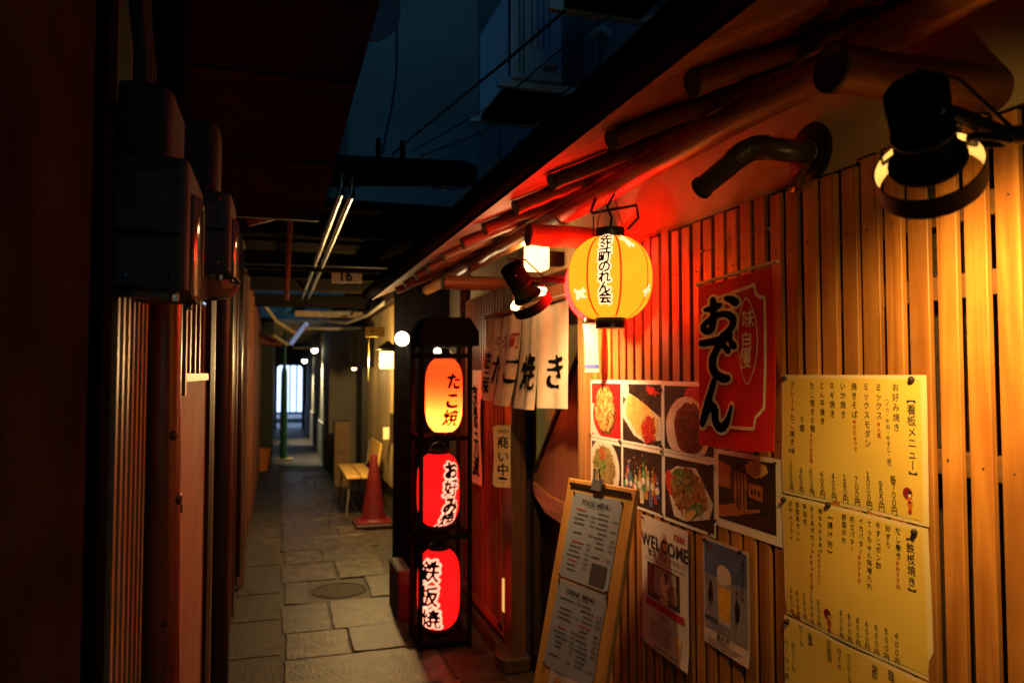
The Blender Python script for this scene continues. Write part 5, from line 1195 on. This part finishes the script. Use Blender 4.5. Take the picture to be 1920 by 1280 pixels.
# dark half curtain
c = at(678, 655, 8.6); t = thing('dark_curtain', 'short black cloth curtain hanging over a doorway with small lit fittings below it', 'noren', c)
g = MB(); hF = lambda u, v, h=0: Vector((c.x+u*.96, c.y-u*.25-h+.02*math.sin(u*40), c.z+v)); g.sheet(hF, -.14, .14, -.2, .22, 20, 4, th=.002); g.build('cloth', M('black_cloth', (.008,.007,.008), .9, spec=.1), t, smooth=60)
c2 = at(664, 691, 8.8); t = thing('small_downlight', 'small warm downlight glowing under the black half curtain', 'lamp', c2)
g = MB(); g.ball(c2, .03, 12, 8, .6); g.build('bulb', M('downlight_bulb', (.9,.8,.6), .3, em=(1,.62,.22), es=7), t, smooth=80)
g = MB(); g.lathe([(.0005,.04),(.03,.035),(.04,.012),(.035,.01)], c2, None, 16); g.build('hood', black, t)
lamp('lamp_light', 'POINT', c2+Vector((-.03,-.03,-.06)), 4, (1,.66,.28), t, shadow_soft_size=.04)

# bench, cone, boxes
bnm = wood('bench_wood', (.78,.50,.13), (.64,.39,.09), .5, 1, 2, .1); leg = M('bench_leg', (.4,.38,.34), .4, metal=.5)
bn2 = thing('bench', 'yellow wooden bench with thin metal legs and a single slanted back board', 'bench', (.87,8.45,0))
for x0, x1 in ((.70,.845),(.855,1.0)):
    g = MB(); g.box(x0,x1,7.95,9.1,.405,.43); g.build('seat_plank', bnm, bn2, bevel=.004)
g = MB(); g.box(1.03,1.05,7.95,8.75,.50,.76, rot=Matrix.Rotation(R(8),3,'Y')); g.build('backrest', bnm, bn2, bevel=.004)
for y in (8.05, 9.0):
    for x, dx in ((.74,-.03),(.97,.05)):
        g = MB(); g.tube([(x,y,.405),(x+dx*.3,y,.25),(x+dx,y,.005)], .010, 8); g.build('leg', leg, bn2, smooth=50)
    g = MB(); g.tube([(.97,y,.40),(1.03,y,.45),(1.06,y,.72)], .010, 8); g.build('back_post', leg, bn2, smooth=50)
tc = thing('traffic_cone', 'red plastic traffic cone with a dark square base in front of the bench', 'traffic cone', (.925,7.5,0))
cm = M('cone_red', (.15,.004,.008), .55, (.09,.003,.006), 14)
g = MB(); g.lathe([(.0005,.70),(.026,.70),(.032,.685),(.068,.42),(.118,.09),(.125,.075),(.150,.062),(.152,.05)], (.925,7.5,0), None, 36); g.build('cone_body', cm, tc, smooth=40)
g = MB(); g.box(.925-.19,.925+.19,7.31,7.69,.0,.048); g.build('base', M('cone_base', (.06,.02,.018), .6, (.04,.012,.012), 10), tc, bevel=.02, seg=3)
g = MB(); g.box(.925-.165,.925+.165,7.335,7.665,.0485,.062); g.build('base_rim', cm, tc, bevel=.01, seg=2)
t = thing('cardboard_box', 'tall brown cardboard box standing on end beyond the bench', 'box', (.86,10.3,0))
g = MB(); g.box(.74,.95,10.2,10.5,0,.86); g.build('carton', M('cardboard', (.28,.17,.09), .8, (.22,.13,.07), 6), t, bevel=.004)
g = MB()
for z in (.3,.38,.5,.58,.66): g.box(.80,.86,10.1955,10.1995,z,z+.03)
g.build('print_mark', M('faded_print', (.36,.25,.15), .8), t)
for i, (px, py, r) in enumerate(((712,800,.12),)):
    c = at(722, 830, 7.2)
t = thing('menu_stand', 'narrow pale papers pinned beside the black corner post', 'notice', at(742,800,6.6)); c = at(741,800,6.6)
g = MB(); g.box(c.x-.05,c.x+.03,c.y-.004,c.y,c.z-.15,c.z+.12); g.build('paper', paper_edge, t)
t = thing('small_notice', 'small cream notice low on the wall above the bench', 'notice', at(724,812,7.6)); c = at(724,812,7.6)
g = MB(); g.box(c.x-.03,c.x+.03,c.y-.004,c.y,c.z-.06,c.z+.06); g.build('paper', paper_edge, t)
t = thing('plaster_step', 'low pale block on the paving behind the lantern rack', 'block', (.76,4.78,0))
g = MB(); g.box(.715,.80,4.6,4.95,0,.30); g.build('block', M('step_grey', (.14,.13,.115), .8, (.10,.09,.08), 7, .4, 60), t, bevel=.01)

# ================================================================= far end
FB = thing('rendered_house', 'pale rendered wall with a dark base narrowing the far end of the alley', 'building', (.95,16,0))
g = MB(); g.box(.76,1.5,11.7,21.2,0,2.5); g.build('wall', M('pale_render', (.36,.33,.25), .8, (.29,.265,.2), 2.5, .3, 60), FB)
g = MB(); g.box(.735,.7595,12.4,21.2,0,.66); g.build('base_course', M('base_render', (.30,.29,.25), .8, (.24,.23,.2), 3), FB, bevel=.006)
g = MB(); g.box(-.3,.755,12.6,21.2,2.33,2.37); g.build('soffit', M('pale_soffit', (.38,.38,.36), .7, (.3,.3,.29), 3), FB)
for y in (13.5,15,16.5,18,19.5):
    g = MB(); g.box(-.3,.755,y,y+.08,2.26,2.329); g.build('soffit_batten', M('batten', (.4,.33,.2), .7), FB)
def wall_spot(label, px, py, depth, e, aimx):
    c = at(px, py, depth); c.x = min(c.x, .70); t = thing('wall_spotlight', label, 'spotlight', c, 'spotlights washing the far wall')
    g = MB(); g.ball(c, .055, 16, 10); g.build('bulb', M('wall_spot_bulb', (.9,.9,.8), .3, em=(1,.9,.62), es=16), t, smooth=80)
    g = MB(); g.lathe([(.0005,.10),(.03,.1),(.05,.05),(.058,.02),(.055,.02),(.045,.05)], c, None, 20); g.build('shade', steel, t, smooth=50)
    g = MB(); g.tube([c+Vector((0,0,.09)), Vector((c.x+.0,c.y,2.5))], .006, 6); g.build('stem', black, t)
    lamp('lamp_light', 'SPOT', c+Vector((-.02,0,-.08)), e, (1,.85,.55), t, (.18,.05,-1), spot_size=R(75), spot_blend=.9, shadow_soft_size=.04)
wall_spot('nearer bright spotlight on the pale far wall', 590, 656, 13.2, 260, 0)
wall_spot('farther bright spotlight above the bright alley mouth', 571, 676, 16.5, 260, 0)
LF = thing('corner_house', 'dark green boarded house front on the far left by the alley mouth', 'building', (-.4,13,0))
g = MB(); g.box(-1.0,-.255,5.7,12.5,0,2.5); g.build('wall', M('far_left_wall', (.09,.06,.04), .7, (.05,.035,.025), 3), LF)
g = MB()
for i in range(9): y = 6.1+.7*i; g.box(-.2545,-.235,y,y+.06,0,2.3)
g.build('pillar', wood('pillar_red', (.17,.06,.03), (.1,.035,.02)), LF)
g = MB(); g.box(-1.0,-.06,12.6,21.2,0,2.4); g.build('green_front', M('green_black', (.035,.042,.035), .6, (.025,.03,.026), 4), LF)
# gate with bars at the mouth, street and an added glowing front across it
GT = thing('passage_gate', 'dark arched frame at the alley mouth with bright street beyond', 'gate', (.3,21.3,0))
ar = [(-.12,0),(.0,0),(.0,1.62)] + [(.0+.10-.10*math.cos(a), 1.62+.10*math.sin(a)) for a in [math.pi/2*i/6 for i in range(1,7)]] + [(.66-.10+.10*math.sin(a), 1.62+.10*math.cos(a)) for a in [math.pi/2*i/6 for i in range(0,7)]] + [(.66,0),(.80,0),(.80,2.5),(-.12,2.5)]
g = MB(); g.prism([(x,21.3,z) for x, z in ar], (0,.06,0)); g.build('frame', M('gate_dark', (.03,.033,.04), .6), GT)
BD = thing('street_end_building', 'pale building across the street with a glowing front added to brighten the alley mouth', 'building', (.3,26.6,0))
g = MB(); g.box(-6,8,26.65,28,2.6,9); g.build('wall', panel, BD)
g = MB(); g.box(-6,8,26.66,26.70,.12,2.6); gl = g.build('added_glow_front', M('added_front_glow', (.6,.7,.8), .3, (.5,.6,.7), .6, em=(.50,.66,1.0), es=2.3), BD)  # glow added here to brighten the street and the alley mouth
g = MB()
for i in range(40): g.box(-4+.22*i,-3.95+.22*i,26.60,26.655,.12,2.6)
g.box(-6,8,26.59,26.6595,.12,.20); g.build('mullion', M('mullion_pale', (.55,.6,.68), .5), gl)
# green post and its clutter
gp = thing('green_post', 'tall dark green post standing in the alley before the bright mouth', 'post', (.03,14.0,0))
gm = M('green_paint', (.012,.10,.045), .5, (.01,.07,.03), 10)
x, y = onZ(531, 862, 0).x, onZ(531, 862, 0).y
gp.location = (x, y, 0); ORG[gp.name] = Vector((x, y, 0))
g = MB(); g.tube([(x,y,0),(x,y,1.0),(x,y,1.55)], [.062,.058,.052], 16); g.build('shaft', gm, gp, smooth=50)
g = MB(); g.tube([(x,y,1.551),(x,y,1.62),(x,y,2.3)], [.048,.03,.02], 12); g.build('upper_pole', gm, gp, smooth=50)
g = MB(); g.box(x-.14,x+.16,y-.1,y+.12,0,.025); g.build('base', M('wood_base', (.3,.2,.08), .7), gp)
# orange bucket
x, y = onZ(491, 882, 0).x, onZ(491, 882, 0).y
t = thing('orange_pot', 'orange plastic pot on the paving at the foot of the left wall', 'pot', (x, y, 0))
g = MB(); g.lathe([(.0005,.0),(.085,.0),(.125,.31),(.135,.31),(.137,.335),(.122,.335),(.115,.30),(.0005,.27)], (x,y,0), None, 28); g.build('pot', M('orange_plastic', (.78,.24,.04), .5, (.66,.18,.03), 8), t, smooth=40)
# lit tangle of pipes and a tarp under the far roof
amber = M('amber_conduit', (.45,.36,.18), .5, (.35,.27,.13), 10); greyc = M('grey_conduit', (.4,.38,.32), .5, (.3,.28,.24), 10)
def run(label, pts, r, m_): 
    g = MB(); g.tube([at(*p) for p in pts], r, 10); tag(g.build('ceiling_pipe', m_, smooth=40), label, 'pipe', 'pipes under the far roof')
run('yellowish pipe zigzagging down from the upper left under the far roof', [(476,562,9.2),(492,565,9.2),(518,602,9.4),(553,624,9.6)], .024, amber)
run('short yellowish pipe below the zigzag pipe', [(512,628,9.6),(540,646,9.8)], .022, amber)
run('straight cream pipe crossing level under the far roof', [(573,615,9.6),(625,616,9.5),(679,614,9.4)], .022, greyc)
run('short cream pipe higher on the right under the far roof', [(608,586,9.2),(660,587,9.0)], .03, greyc)
run('long dark grey pipe slanting away under the far roof', [(730,560,7.4),(690,590,8.2),(650,605,9.0),(600,600,9.6)], .02, greyc)
run('thin grey pipe over the alley mouth', [(550,652,12.5),(590,652,12.5)], .022, greyc)
g = MB(); g.tube([at(575,607,9.6), at(562,622,9.7), at(546,644,9.8)], .03, 12); tag(g.build('blue_tube', M('blue_white_tube', (.35,.45,.75), .4, (.3,.4,.7), 8, em=(.3,.45,1), es=.25), smooth=50), 'short bluish white glowing tube slanting under the far roof', 'tube light')
rs = random.Random(12); g = MB(); tf = lambda u, v, h=0: at(553+u*38+4*math.sin(v*9), 572+v*26-8*u*v, 9.3+.15*math.sin(u*5+v*3)) 
g.sheet(tf, -.5, .5, -.5, .6, 12, 8); tag(g.build('blue_tarp', M('tarp_blue', (.02,.16,.42), .45, (.015,.1,.3), 6), smooth=60), 'crumpled blue tarpaulin tied under the far roof', 'tarpaulin')
t = thing('ceiling_beam', 'tan beam over the alley beyond the crossbeams with a cream end', 'beam', at(640,592,9.6)); c = at(640,600,9.6)
g = MB(); g.box(.2,1.16,9.5,9.62,2.20,2.27); g.build('beam', M('tan_beam', (.32,.24,.13), .6, (.25,.18,.1), 5), t)
t = thing('red_awning', 'small dull red awning under the roof on the left', 'awning', at(497,632,10.5)); c = at(497,632,10.5)
g = MB(); g.prism([(-.25,c.y,c.z-.1),(.06,c.y,c.z-.12),(.06,c.y,c.z-.04),(-.25,c.y,c.z+.08)], (0,.5,0)); g.build('canvas', M('awning_red', (.22,.06,.035), .8), t)
